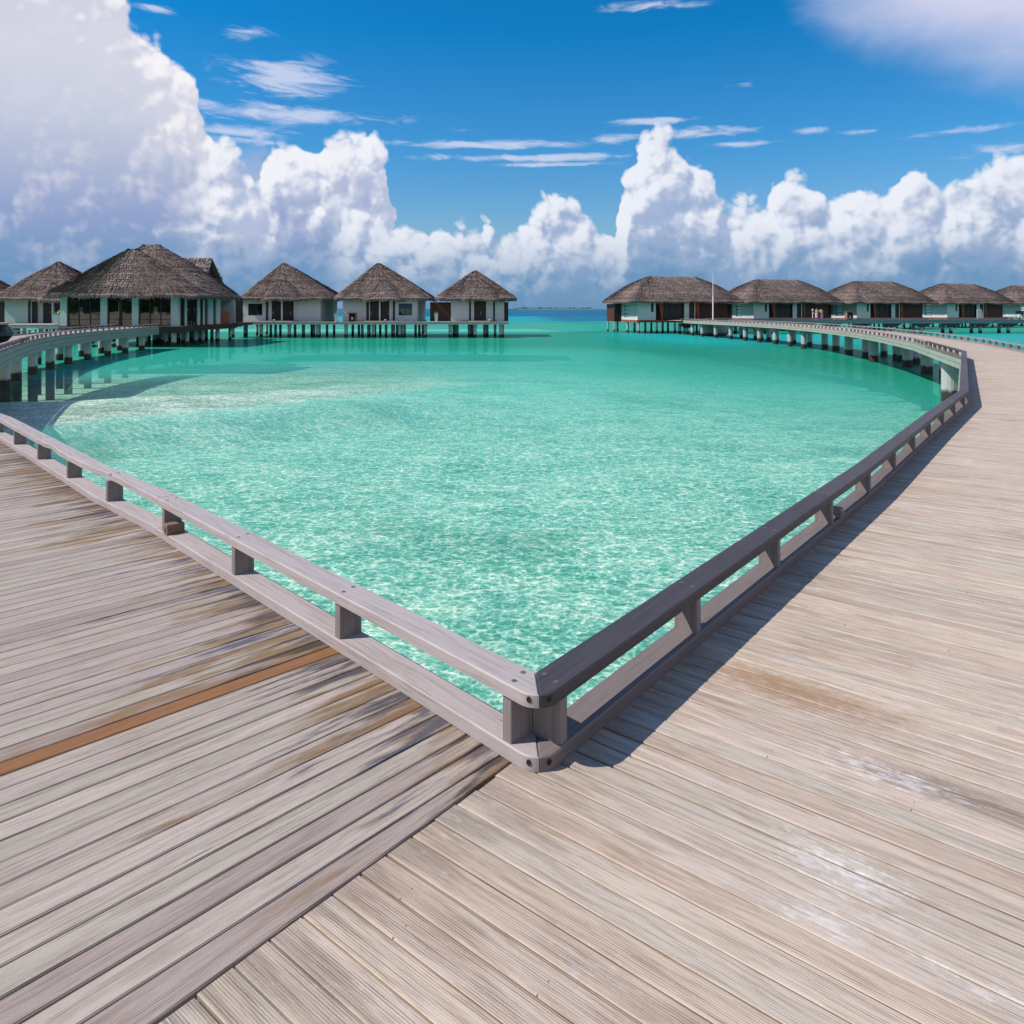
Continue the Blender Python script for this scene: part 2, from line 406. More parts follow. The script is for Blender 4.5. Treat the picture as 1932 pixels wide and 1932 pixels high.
def wood(name, cols, groove=0.0, stain=0.0, white=0.0, rough=.75, pitch=.0072, gr=60.0, grain=.5, lat=0.0, dark=(.10, .085, .08), spec=.35):
    """weathered timber; uv.x runs along the grain in metres, rnd picks each board's own tone"""
    m, t, p = newmat(name)
    uv = uvw(t); ux, uy, _ = sep(t, uv)
    r1, r2, r3 = rndc(t)
    tone = ramp(t, r1, [(i / (len(cols) - 1), c) for i, c in enumerate(cols)])
    off = r2 * 37.0
    base_v = comb(t, ux * 1.0 + off, uy + r3 * 11.0, off)
    wob = noise(t, base_v, 2.2, 2, .5)                                  # grain wanders round knots
    gv = comb(t, ux * (4.5 if groove else 2.6) + off, (uy + wob * .05) * gr + r3 * 50, off)
    fine = noise(t, gv, 1.0, 5, .65)
    mv = comb(t, ux * 2.2 + off, uy * 13 + r3 * 50, off)
    med = noise(t, mv, 1.0, 4, .6)
    c = mixc(t, (fine.ss(.42, .70)) * grain, tone, vmath(t, 'MULTIPLY', tone, (.58, .51, .45)))
    c = mixc(t, med.ss(.55, .85) * .45, c, vmath(t, 'MULTIPLY', tone, (1.28, 1.24, 1.18)))
    c = mixc(t, med.ss(.45, .2) * .5, c, vmath(t, 'MULTIPLY', tone, (.74, .72, .70)))
    h = fine * .35
    if groove:
        ph = uy / pitch
        g = ((ph * 2 * pi).sin() * .5 + .5)
        gg = g.ss(.45, .95)
        # some grooves are filled, some open and black
        sel = noise(t, comb(t, ux * 2.4 + off, (ph._m('ROUND')) * 3.17 + r3 * 20, off), 1.0, 4, .65)
        op = gg * (sel.ss(.42, .68) * .80 + .20)
        c = mixc(t, op * groove, c, dark)
        h = h - g * sel.ss(.3, .75) * .8
    cr = voro(t, comb(t, ux * 1.6 + off, uy * 26 + r2 * 9, 0), 1.0, out=0)
    crack = noise(t, comb(t, ux * 2.6 + off * 2, uy * 130 + r1 * 9, 0), 1.0, 3, .55)
    c = mixc(t, crack.ss(.64, .72) * med.ss(.36, .58) * .8, c, dark)
    if stain:
        # brown and black weather stains, strongest near the railing end (uv.x = 0)
        st = noise(t, comb(t, ux * 1.5 + off * 3, uy * 9 + r1 * 31, 1.7), 1.0, 4, .6)
        near = (ux * -1.5).exp().mn(1.0) * .34
        sel = r2.ss(.6, 1.0) * .10
        c = mixc(t, (st + near + sel).ss(.68, .86) * stain, c, mixc(t, r3, (.18, .095, .04), (.25, .155, .08)))
        st2 = noise(t, comb(t, ux * 2.0 + off * 5, uy * 18 + r3 * 31, 5.7), 1.0, 4, .6)
        c = mixc(t, (st2 + near * 1.0 + sel * .5).ss(.72, .88) * stain, c, mixc(t, r1, (.045, .035, .03), (.085, .085, .12)))
    P = posn(t)
    sp = noise(t, P, 170, 2, .7)
    c = mixc(t, sp.ss(.60, .72) * .35, c, vmath(t, 'MULTIPLY', tone, (1.4, 1.38, 1.36)))
    if white:
        # salt bloom and worn patches in the open deck
        w = noise(t, P, 1.6, 5, .62); w2 = noise(t, comb(t, ux * 4 + off, uy * 60, 0), 1.0, 3, .6)
        pat = noise(t, P, 22, 4, .7)
        c = mixc(t, (w + (pat - .5) * .45 + (noise(t, comb(t, ux * 11 + off, uy * 90, 2), 1.0, 4, .65) - .5) * .7).ss(.60, .80) * white, c, (.72, .69, .67))
        # wear with a place of its own: a rusty patch beside the corner, salt bloom and a dark worn patch further right
        px_, py_, _z = sep(t, P)
        def patch(cx, cy, l, w_):
            a_ = (px_ - cx) * .785 - (py_ - cy) * .62; b__ = (px_ - cx) * .62 + (py_ - cy) * .785
            return ((a_ / l).pw(2) * -1.0 - (b__ / w_).pw(2)).exp()
        rough_ = pat * .9 + w2 * .7 - .45
        c = mixc(t, (patch(1.18, 3.12, .50, .15) * .85 + (pat - .5) * 1.1 + (w2 - .5) * .9 + (med - .5) * .8).ss(.12, .95) * .8, c, (.30, .165, .075))
        c = mixc(t, (patch(1.45, 2.45, .55, .10) + (w2 - .5) * 1.0).ss(.45, 1.1) * .7, c, (.14, .10, .075))
        bl = patch(.93, 2.13, .22, .12).mx(patch(1.30, 2.55, .30, .10)).mx(patch(.78, 1.96, .16, .07) * .8).mx(patch(1.05, 1.78, .2, .06) * .7)
        c = mixc(t, (bl * .5 + (pat - .5) * 1.0 + (noise(t, comb(t, ux * 14 + off, uy * 110, 0), 1.0, 4, .65) - .5) * 1.7).ss(.22, .8) * bl.ss(.05, .5) * .75, c, (.70, .67, .65))
        w3 = noise(t, P, .9, 5, .6)
        c = mixc(t, (w3 + (w2 - .5) * .45).ss(.57, .78) * .6, c, (.28, .175, .10))
    if lat:
        w = noise(t, P, 3.0, 4, .6)
        c = mixc(t, w.ss(.42, .7) * lat, c, (.20, .26, .20))
    if groove:
        # nail heads: sparse dark dots
        d = ((((ux + r2) / .46).frac() - .5) * .46).pw(2) + ((((uy + .02) / .045).frac() - .5) * .045).pw(2)
        c = mixc(t, d.ss(.0000095, .000004) * (r1 * 7.3).frac().ss(.78, .8) * .85, c, (.03, .028, .03))
    t.links.new(c.s, p.inputs['Base Color'])
    p.inputs['Roughness'].default_value = rough
    p.inputs['Specular IOR Level'].default_value = spec
    bump(t, p, h, .0022 if groove else .0012, .9)
    return m
M = {}
M['plank_l'] = wood('weathered_plank_grey', [(.35, .275, .24), (.44, .36, .31), (.40, .35, .28), (.48, .395, .34), (.375, .305, .275)], groove=.7, stain=.92, white=.12)
M['plank_r'] = wood('weathered_plank_pale', [(.50, .395, .315), (.57, .465, .385), (.50, .425, .35), (.59, .48, .38), (.535, .42, .33)], groove=.55, stain=.25, white=.38, dark=(.16, .115, .09), grain=.7)
M['plank_new'] = wood('fresh_brown_plank', [(.26, .115, .045), (.28, .125, .05)], groove=.35, stain=.15, dark=(.09, .05, .03))
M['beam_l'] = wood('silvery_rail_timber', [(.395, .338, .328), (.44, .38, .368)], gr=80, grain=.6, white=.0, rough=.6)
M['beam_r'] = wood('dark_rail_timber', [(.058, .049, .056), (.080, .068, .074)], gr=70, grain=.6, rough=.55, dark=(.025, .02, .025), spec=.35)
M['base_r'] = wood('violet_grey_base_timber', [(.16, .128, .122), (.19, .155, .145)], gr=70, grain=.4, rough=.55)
M['post'] = wood('grey_post_timber', [(.225, .19, .18), (.265, .225, .215)], gr=90, grain=.7, rough=.7)
M['rail_far'] = wood('far_rail_timber', [(.26, .225, .235), (.31, .27, .28)], gr=60, grain=.4)
M['block'] = wood('brown_block_timber', [(.24, .13, .07), (.30, .17, .10)], gr=40, grain=.6, stain=.4)
M['fascia'] = wood('green_fascia_timber', [(.31, .36, .29), (.38, .40, .33), (.35, .39, .33)], gr=25, grain=.5, lat=.45)
M['fascia_l'] = wood('blue_green_fascia_timber', [(.23, .27, .25), (.27, .30, .28)], gr=25, grain=.5, lat=.5)
M['bearer'] = flat('bearer_timber', (.06, .05, .045), .9)
M['metal'] = flat('bolt_steel', (.13, .125, .135), .5, metal=.3, scale=60)
M['hole'] = flat('drilled_hole_shade', (.02, .014, .01), .9)
def concrete(name, col):
    m, t, p = newmat(name)
    P = posn(t); x, y, z = sep(t, P)
    n = noise(t, P, 5, 5, .65)
    n2 = noise(t, vmath(t, 'MULTIPLY', P, (6, 6, 1.2)), 1.0, 3, .6)
    c = mixc(t, n, tuple(a * .8 for a in col), col)
    c = mixc(t, n2.ss(.5, .8) * .5, c, (.30, .28, .20))
    k = (z + (n - .5) * .35).ss(-1.42, -1.56)                 # weed and oysters up to the high-water mark
    c = mixc(t, k, c, mixc(t, n2, (.010, .012, .010), (.055, .04, .022)))
    t.links.new(c.s, p.inputs['Base Color']); p.inputs['Roughness'].default_value = .8
    bump(t, p, n, .02)
    return m
M['conc'] = concrete('pile_concrete', (.46, .47, .46))
M['conc_brown'] = concrete('tank_concrete', (.30, .27, .22))
def plaster():
    m, t, p = newmat('white_plaster')
    P = posn(t)
    n = noise(t, P, .9, 5, .6); n2 = noise(t, vmath(t, 'MULTIPLY', P, (5, 5, .7)), 1.0, 3, .5)
    c = mixc(t, n, (.50, .53, .52), (.61, .62, .60))
    c = mixc(t, n2.ss(.55, .8) * .25, c, (.52, .55, .52))
    t.links.new(c.s, p.inputs['Base Color']); p.inputs['Roughness'].default_value = .85
    return m
M['plaster'] = plaster()
M['dark'] = flat('black_stained_timber', (.016, .012, .012), .6)
M['darkbrown'] = wood('dark_brown_cladding', [(.045, .022, .016), (.07, .032, .022)], gr=40, grain=.5)
M['redbrown'] = wood('red_brown_timber', [(.27, .055, .03), (.32, .075, .04)], gr=40, grain=.5)
M['screen'] = wood('red_brown_slat', [(.10, .035, .026), (.14, .05, .036)], gr=40, grain=.5)
M['whitepaint'] = flat('white_paint', (.72, .74, .74), .5, .05)
M['palewood'] = wood('pale_platform_board', [(.38, .33, .28), (.45, .39, .34)], gr=20, grain=.3)
M['leaf'] = flat('yellow_green_leaf', (.30, .34, .05), .5, .3)
M['chrome'] = flat('brushed_metal', (.55, .55, .55), .3, metal=1.0)
M['blackgloss'] = flat('black_glaze', (.012, .013, .018), .25)
M['tan'] = flat('tan_wood', (.38, .30, .22), .7)
def glass():
    m, t, p = newmat('window_glass')
    t.nodes.remove(p)
    o = [n for n in t.nodes if n.type == 'OUTPUT_MATERIAL'][0]
    tr = t.nodes.new('ShaderNodeBsdfTransparent'); tr.inputs[0].default_value = (.80, .82, .80, 1)
    g = t.nodes.new('ShaderNodeBsdfGlossy'); g.inputs['Roughness'].default_value = .02; g.inputs[0].default_value = (1, 1, 1, 1)
    fr = t.nodes.new('ShaderNodeFresnel'); fr.inputs[0].default_value = 1.6
    mx = t.nodes.new('ShaderNodeMixShader')
    t.links.new(fr.outputs[0], mx.inputs[0]); t.links.new(tr.outputs[0], mx.inputs[1]); t.links.new(g.outputs[0], mx.inputs[2])
    t.links.new(mx.outputs[0], o.inputs[0])
    return m
M['glass'] = glass()
def thatch(name, k=1.0):
    m, t, p = newmat(name)
    uv = uvw(t); ux, uy, _ = sep(t, uv); r1, r2, r3 = rndc(t)
    P = posn(t)
    fib = noise(t, comb(t, ux * 9, uy * 1.1, r1 * 5), 1.0, 4, .7)
    lay = noise(t, comb(t, ux * .35, uy * 3.2, 3.0), 1.0, 4, .65)
    big = noise(t, P, .35, 4, .6)
    c = ramp(t, (fib * .5 + lay * .55 + (r1 - .5) * .5 + (big - .5) * .3), [(.22, (.055 * k, .042 * k, .038 * k)), (.48, (.165 * k, .122 * k, .108 * k)), (.72, (.31 * k, .235 * k, .20 * k)), (.92, (.48 * k, .38 * k, .31 * k))])
    t.links.new(c.s, p.inputs['Base Color']); p.inputs['Roughness'].default_value = .95
    p.inputs['Specular IOR Level'].default_value = .15
    bump(t, p, fib, .05)
    return m
M['thatch'] = thatch('palm_thatch')

# ------------------------------------------------------------------ sea
WZ = -1.93
def sm(a, b, x): 
    t = np.clip((x - a) / (b - a), 0, 1); return t * t * (3 - 2 * t)
def depth_fn(x, y):
    """metres of water: a sandbank on the left, a greener channel before the villas, deep sea beyond the reef"""
    wob = .9 * np.sin(x * .35 + 1.3) + .6 * np.sin(y * .5) + .5 * np.sin(x * .9 + y * .4)
    d = 1.15 + .8 * sm(18, 52, y) + .95 * sm(50, 85, y) + .75 * sm(3, 20, x) * sm(10, 36, y)
    dd = -(x + 14.1) * .68 + (y - 21.8) * .73 + .35 * wob
    S = sm(-.3, 1.5, dd) * (1 - sm(9, 24, dd + .6 * wob)) * (1 - sm(-13, 7, x + wob))
    d = d - 1.05 * S * (1 - .25 * sm(30, 60, y))
    d = d - 1.4 * sm(104, 125, y) * (1 - sm(180, 205, y))
    d = d + 2.2 * sm(196, 212, y + 2 * wob) + 26 * sm(345, 372, y + 3 * wob) + .8 * sm(0, 60, np.abs(x) - 60) * 0
    return np.maximum(d, .12)
def grid_sheet(name, zf, mat, xs, ys):
    X, Y = np.meshgrid(xs, ys); dep = depth_fn(X, Y); Z = zf(X, Y, dep)
    nx, ny = len(xs), len(ys)
    v = np.stack([X.ravel(), Y.ravel(), Z.ravel()], 1)
    i = np.arange((ny - 1) * nx).reshape(ny - 1, nx)[:, :-1].ravel()
    f = np.stack([i, i + 1, i + nx + 1, i + nx], 1)
    m = bpy.data.meshes.new(name); m.from_pydata(v.tolist(), [], f.tolist())
    a = m.attributes.new('depth', 'FLOAT', 'POINT'); a.data.foreach_set('value', dep.ravel().astype(np.float32))
    m.polygons.foreach_set('use_smooth', [True] * len(m.polygons)); m.materials.append(mat); m.update()
    o = bpy.data.objects.new(name, m); link(o); o['kind'] = 'structure'; return o
xs = np.concatenate([[-45000, -12000, -4000, -1500, -700, -400, -250, -160, -110, -80], np.arange(-60, 60.1, .8), [80, 110, 160, 250, 400, 700, 1500, 4000, 12000, 45000]])
ys = np.concatenate([[-45000, -8000, -1500, -400, -120, -40, -10], np.arange(0, 80, .8), np.arange(80, 240, 3), np.arange(240, 420, 5), [450, 520, 700, 1200, 3000, 9000, 20000, 45000]])
def water_mat():
    m, t, p = newmat('lagoon_water'); t.nodes.remove(p)
    o = [n for n in t.nodes if n.type == 'OUTPUT_MATERIAL'][0]
    P = posn(t); x, y, z = sep(t, P)
    at = t.nodes.new('ShaderNodeAttribute'); at.attribute_name = 'depth'; dep = E(t, at.outputs['Fac'])
    gi_ = t.nodes.new('ShaderNodeNewGeometry')
    dt = t.nodes.new('ShaderNodeVectorMath'); dt.operation = 'DOT_PRODUCT'
    t.links.new(gi_.outputs['Incoming'], dt.inputs[0]); t.links.new(gi_.outputs['True Normal'], dt.inputs[1])
    graz = (1.0 - E(t, dt.outputs['Value']).ab()).pw(5) * 4.0 + 1.0       # longer way through the water at a low angle
    T = comb(t, (dep * -.19).exp(), (dep * -.02).exp(), (dep * -.052).exp())
    # sunlight gathered and thinned by ripples, drawn as a net in the transparent colour
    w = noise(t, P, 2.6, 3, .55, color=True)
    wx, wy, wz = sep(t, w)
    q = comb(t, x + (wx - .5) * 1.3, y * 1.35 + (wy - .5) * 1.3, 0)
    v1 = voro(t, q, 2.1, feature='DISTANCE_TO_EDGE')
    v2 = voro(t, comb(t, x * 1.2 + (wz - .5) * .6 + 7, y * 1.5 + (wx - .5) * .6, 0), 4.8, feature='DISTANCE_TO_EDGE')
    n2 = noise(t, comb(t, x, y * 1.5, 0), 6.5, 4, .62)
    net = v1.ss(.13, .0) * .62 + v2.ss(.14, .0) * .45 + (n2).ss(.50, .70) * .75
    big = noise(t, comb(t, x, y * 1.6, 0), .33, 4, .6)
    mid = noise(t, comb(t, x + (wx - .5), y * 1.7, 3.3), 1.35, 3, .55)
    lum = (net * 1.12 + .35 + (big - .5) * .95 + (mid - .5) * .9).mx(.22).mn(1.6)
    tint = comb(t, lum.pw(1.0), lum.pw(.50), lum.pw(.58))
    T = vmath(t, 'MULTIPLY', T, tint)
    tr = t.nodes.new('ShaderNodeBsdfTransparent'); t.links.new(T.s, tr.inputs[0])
    di = t.nodes.new('ShaderNodeBsdfDiffuse')
    body = ramp(t, dep / 6.0, [(0, (.30, .52, .42)), (.20, (.10, .58, .46)), (.32, (.03, .42, .30)), (.44, (.008, .24, .145)), (.54, (.006, .25, .17)), (.64, (.01, .36, .36)), (.8, (.003, .36, .39)), (1, (.004, .115, .22))])
    t.links.new(body.s, di.inputs[0])
    m1 = t.nodes.new('ShaderNodeMixShader')
    lk(t, (dep.pw(1.9) * -.085 * graz).exp() * -.97 + 1.0, m1.inputs[0])
    t.links.new(tr.outputs[0], m1.inputs[1]); t.links.new(di.outputs[0], m1.inputs[2])
    gl = t.nodes.new('ShaderNodeBsdfGlossy'); gl.inputs['Roughness'].default_value = .2; gl.inputs[0].default_value = (1, 1, 1, 1)
    wave = noise(t, comb(t, x * .8, y * 1.3, .2), 2.3, 4, .6) * .6 + noise(t, comb(t, x * .7, y * 1.2, .9), 8.0, 3, .6) * .25 + noise(t, comb(t, x, y * 2.2, 2.2), .5, 3, .5) * .9
    b = t.nodes.new('ShaderNodeBump'); b.inputs['Distance'].default_value = .13; t.links.new(wave.s, b.inputs['Height'])
    t.links.new(b.outputs[0], gl.inputs['Normal']); t.links.new(b.outputs[0], di.inputs['Normal'])
    fr = t.nodes.new('ShaderNodeFresnel'); fr.inputs[0].default_value = 1.33; t.links.new(b.outputs[0], fr.inputs['Normal'])
    f = E(t, fr.outputs[0]).mn(.30) * .42
    m2 = t.nodes.new('ShaderNodeMixShader'); t.links.new(f.s, m2.inputs[0])
    t.links.new(m1.outputs[0], m2.inputs[1]); t.links.new(gl.outputs[0], m2.inputs[2])
    t.links.new(m2.outputs[0], o.inputs[0])
    return m
def sand_mat():
    m, t, p = newmat('lagoon_sand')
    P = posn(t)
    n = noise(t, P, 1.2, 5, .6); n2 = noise(t, P, .12, 4, .6); n3 = noise(t, P, 6, 4, .6)
    c = mixc(t, n, (.78, .73, .60), (.92, .88, .76))
    c = mixc(t, n2.ss(.54, .68) * .5, c, (.22, .30, .20))
    c = mixc(t, n3.ss(.66, .8) * .3, c, (.35, .36, .26))
    t.links.new(c.s, p.inputs['Base Color']); p.inputs['Roughness'].default_value = 1; p.inputs['Specular IOR Level'].default_value = 0
    return m
sea = grid_sheet('water', lambda X, Y, d: np.full_like(X, WZ), water_mat(), xs, ys)
tag(sea, 'clear turquoise lagoon water reaching out to the horizon', 'sea')
bed = grid_sheet('seabed', lambda X, Y, d: WZ - d, sand_mat(), xs, ys)
tag(bed, 'pale sandy bottom seen through the shallow lagoon', 'seabed')

# far island on the horizon: land, beach, trees
isl = thing('island', 'low green island with a white beach on the horizon', 'island', (300, 5200, WZ), kind='structure')
rr = random.Random(3)
b = MB((300, 5200, WZ))
b.slab([(40, 5190), (900, 5150), (1900, 5160), (1900, 5400), (40, 5330)], WZ - 2, WZ + 3, 0)
b.build('beach', flat('white_coral_sand', (.72, .70, .66), .9), isl)
b = MB((300, 5200, WZ))
x = -330
while x < 1700:
    k = 14 if 40 < x < 560 else 6.5
    h = k * rr.uniform(.7, 1.25) * (1.35 if 60 < x < 110 else 1) * (.5 if x < 0 else 1)
    r_ = rr.uniform(14, 30)
    b.lathe(x, 5260 + rr.uniform(-20, 40), [(r_ * .7, WZ + 1), (r_, WZ + h * .45), (r_ * .8, WZ + h * .8), (r_ * .35, WZ + h)], n=7, ph=rr.random())
    x += rr.uniform(10, 22)
tag(b.build('island_trees', flat('hazed_palm_green', (.075, .15, .16), .9, .3, .03), isl), kind='stuff')  # blue of the distant air is mixed into the tree colour

# ------------------------------------------------------------------ boardwalks
BR = [(-2.10, -.285), (.096, 2.519), (1.975, 4.919), (3.02, 6.25), (5.297, 9.30), (7.43, 12.10), (14.3, 23.4), (18.6, 34.2), (21.0, 41.9), (23.2, 50.7), (25.0, 61.5), (25.8, 72.0), (25.2, 84.0), (23.7, 94.0), (23.3, 100.5)]
BL = [(.096, 2.519), (-.681, 3.333), (-1.407, 4.088), (-2.559, 5.295), (-3.468, 6.161), (-6.197, 9.005), (-9.0, 11.6), (-14.5, 18.9), (-19.25, 27.8), (-20.75, 30.6), (-22.2, 33.4), (-23.85, 36.6), (-25.8, 41.2), (-26.85, 44.2), (-28.5, 49.5), (-30.7, 61.2), (-31.3, 65.6)]
WID = 2.65
class Path:
    """inner edge of a boardwalk; side = +1 when the deck lies to the right of travel"""
    def __init__(s, pts, side):
        s.p = [Vector((*q,)) for q in pts]; s.side = side
        s.cum = [0]
        for a, b_ in zip(s.p, s.p[1:]): s.cum.append(s.cum[-1] + (b_ - a).length)
        s.L = s.cum[-1]
        s.d = [(b_ - a).normalized() for a, b_ in zip(s.p, s.p[1:])]
        s.n = [Vector((d.y, -d.x)) * side for d in s.d]
        s.vn = []
        for i in range(len(s.p)):
            a = s.n[max(0, i - 1)]; b_ = s.n[min(len(s.n) - 1, i)]
            m = (a + b_).normalized(); s.vn.append(m / max(.3, m.dot(a)))
    def at(s, q, off=0.0):
        q = max(0, min(s.L - 1e-6, q))
        i = max(k for k in range(len(s.d)) if s.cum[k] <= q)
        t = (q - s.cum[i]) / (s.cum[i + 1] - s.cum[i])
        a = s.p[i] + s.vn[i] * off; b_ = s.p[i + 1] + s.vn[i + 1] * off
        return a.lerp(b_, t)
    def dir(s, q):
        q = max(0, min(s.L - 1e-6, q))
        i = max(k for k in range(len(s.d)) if s.cum[k] <= q); return s.d[i]
PR = Path(BR, 1); PL = Path(BL, -1)
SR = PR.cum[1]                                   # arc length of the corner on the right path
seam_d = Vector((-.642, -.767)).normalized(); seam_p = Vector((-.007, 2.62))
def seam_at(s):
    """right planks' ends on the seam for arc length s"""
    e = PR.at(s); n = PR.n[0]
    # intersect e + n*t with the seam
    dn = Vector((-seam_d.y, seam_d.x)); t = (seam_p - e).dot(dn) / n.dot(dn)
    return e + n * t
def plank_poly(a0, a1, b0, b1):
    q = [a0, a1, b1, b0]
    ar = sum(q[i].x * q[(i + 1) % 4].y - q[(i + 1) % 4].x * q[i].y for i in range(4))
    return [(v.x, v.y) for v in (q if ar > 0 else q[::-1])]
rd = random.Random(11)
def add_plank(mb, a0, b0, a1, b1, gap, c, jit=.0015, bev=.0035, z=0.0):
    """a = railing end, b = outer end; 0/1 = the two long edges"""
    e = (a1 - a0).normalized(); f = (b1 - b0).normalized()
    a0 = a0 + e * gap / 2; a1 = a1 - e * gap / 2; b0 = b0 + f * gap / 2; b1 = b1 - f * gap / 2
    ud = ((b0 + b1) - (a0 + a1)).normalized()
    o = (a0 + a1) / 2
    poly = plank_poly(a0, a1, b0, b1)
    dz = [rd.uniform(-jit, jit) for _ in poly]
    mb.slab(poly, -.026 + z, z, bev, (ud.x, ud.y), (o.x, o.y), c, dz=dz, bottom=False)
def tone(rd):
    return (rd.random(), rd.random(), rd.random())

walkR = thing('boardwalk', 'wide pale timber boardwalk curving away on the right to the villas', 'boardwalk', (1.5, 2.5, 0), kind='structure')
walkL = thing('boardwalk', 'grey stained timber boardwalk leaving on the left and curving to the thatched pavilion', 'boardwalk', (-2, 2.5, 0), kind='structure')
def offs(o): return tuple(o.location)
# right: pitch .096
s, n = 0.02, 0
far = MB(offs(walkR))
while s < PR.L - .1:
    w = .0965 if s < SR + 40 else .0965
    s1 = s + w
    gap = rd.choice([.004, .005, .0055, .006, .0075, .0095])
    if s < SR + .03:
        a0, a1 = seam_at(s), seam_at(s1); j = rd.uniform(.002, .011)
        a0 = a0 + PR.n[0] * j; a1 = a1 + PR.n[0] * j
    else: a0, a1 = PR.at(s, -.10), PR.at(s1, -.10)
    b0, b1 = PR.at(s, WID + .12), PR.at(s1, WID + .12)
    if n < 290:
        mb = MB(offs(walkR)); add_plank(mb, a0, b0, a1, b1, gap, tone(rd)); mb.build('plank', M['plank_r'], walkR); n += 1
    else: add_plank(far, a0, b0, a1, b1, gap, tone(rd), 0, 0)
    s = s1
far.build('plank_rows', M['plank_r'], walkR, kind='stuff')
# left: fanned seam boards, then square to the railing
far = MB(offs(walkL)); n = 0; s = .142
def lbase(s, k):
    if k == 0: ang = math.atan2(-seam_d.x, -seam_d.y)
    else: ang = R(42.7 + (46.2 - 42.7) * min(1, (k - 1) / 9))
    return Vector((-sin(ang), -cos(ang)))
k = 0; corner = PL.p[0]
while s < PL.L - .05:
    w = .062 if k == 0 else .0915
    s1 = s + w
    if s1 < 1.9:
        d0, d1 = lbase(s, k), lbase(s1, k + 1)
        if k == 0: a0 = seam_p + seam_d * -.10
        else: a0 = PL.at(s) - d0 * .10
        a1 = PL.at(s1) - d1 * .10
        # the outer ends lie along the outer edge of the walk
        def outer(p, d):
            nn = PL.n[0]; t = (WID + .12 - (p - PL.p[0]).dot(nn)) / d.dot(nn); return p + d * t
        b0, b1 = outer(a0, d0), outer(a1, d1)
    else:
        a0, a1 = PL.at(s, -.10), PL.at(s1, -.10); b0, b1 = PL.at(s, WID + .12), PL.at(s1, WID + .12)
    gap = rd.choice([.0038, .0045, .005, .0055, .0065])
    if k in (3, 9): gap = .009
    if n < 250:
        mb = MB(offs(walkL)); add_plank(mb, a0, b0, a1, b1, gap, tone(rd))
        new = k == 13
        mb.build('plank', M['plank_new' if new else 'plank_l'], walkL, label='fresh reddish brown plank' if new else None); n += 1
    else: add_plank(far, a0, b0, a1, b1, gap, tone(rd), 0, 0)
    s = s1; k += 1
far.build('plank_rows', M['plank_l'], walkL, kind='stuff')

def strip(mb, path, o0, o1, z0, z1, s0, s1, step=1.0, c=None):
    """a board that follows the path between two offsets"""
    cuts = sorted(set([s0, s1] + [q for q in path.cum if s0 < q < s1]))
    for a, b_ in zip(cuts, cuts[1:]):
        if b_ - a < .004: continue
        p0, p1 = path.at(a + 1e-5, o0), path.at(b_ - 1e-5, o0); q0, q1 = path.at(a + 1e-5, o1), path.at(b_ - 1e-5, o1)
        d = (p1 - p0).normalized()
        mb.slab(plank_poly(p0, p1, q0, q1), z0, z1, 0, (d.x, d.y), (p0.x, p0.y), c or rc())
def under(path, walk, s0, s1):
    mb = MB(offs(walk))
    for o in (-.02, .62, 1.28, 1.94, 2.58): strip(mb, path, o, o + .07, -.24, -.028, s0, s1)
    strip(mb, path, -.02, 2.66, -.30, -.245, s0, s1)  # closed dark underlay, added so the gaps between planks look dark
    mb.build('bearer', M['bearer'], walk)
under(PR, walkR, .05, PR.L - .1); under(PL, walkL, .2, PL.L - .1)
# fascia boards on the water side
def fascia(path, walk, mat, s0, s1, off, ht, rows, blen=3.6):
    s = s0
    while s < s1:
        e = min(s + blen, s1)
        for r_ in range(rows):
            mb = MB(offs(walk)); h = ht / rows
            strip(mb, path, off, off + .035, -r_ * h - h + .012, -r_ * h - .004, s + .006, e - .006)
            mb.build('fascia_board', mat, walk)
        s = e
fascia(PR, walkR, M['fascia'], SR + 10.2, PR.L, -.175, .32, 2)
fascia(PR, walkR, M['fascia'], SR + .25, SR + 10.2, -.175, .30, 1)
fascia(PL, walkL, M['fascia_l'], 12, PL.L, -.175, .66, 3)
fascia(PL, walkL, M['fascia_l'], .25, 12, -.175, .60, 1)

# piles
def pile_mesh(r_, top, mat, cap=True):
    mb = MB(); pr = [(r_, -3.9)]
    z = -3.0
    while z < top - .15: pr.append((r_ * random.Random(int(z * 10)).uniform(.985, 1.015), z)); z += .45
    if cap: pr += [(r_, top - .16), (r_ * 1.0, top - .16), (r_ * 1.22, top - .12), (r_ * 1.22, top)]
    else: pr.append((r_, top))
    mb.lathe(0, 0, pr, 18); return mb.mesh('pile', mat, smooth=False)
PM = pile_mesh(.235, -.31, M['conc'], False)
PMb = pile_mesh(.235, -.55, M['conc'], False)
def put(mesh, name, x, y, z=0, parent=None, rz=0, scale=None):
    o = bpy.data.objects.new(name, mesh)
    if parent is not None:
        o.location = (x - parent.location.x, y - parent.location.y, z - parent.location.z)
    else: o.location = (x, y, z)
    o.rotation_euler = (0, 0, rz)
    if scale: o.scale = scale
    return link(o, parent)
def crossbeam(walk, p, q, z0, z1, w=.2, name='crossbeam', mat=None):
    d = (q - p).normalized(); nn = Vector((-d.y, d.x)) * w / 2
    mb = MB(offs(walk)); mb.slab(plank_poly(p - nn, p + nn, q - nn, q + nn), z0, z1, 0, (d.x, d.y), (p.x, p.y)); mb.build(name, mat or M['conc'], walk)
s = 3.0
while s < PR.L - 2:
    if s < SR + 9 or PR.at(s).y > 62:
        for o in (.42, 2.25):
            p = PR.at(s, o); put(PM, 'pile', p.x, p.y, 0, walkR)
        crossbeam(walkR, PR.at(s, .1), PR.at(s, 2.55), -.52, -.305)
    s += 4.1
s = 2.5
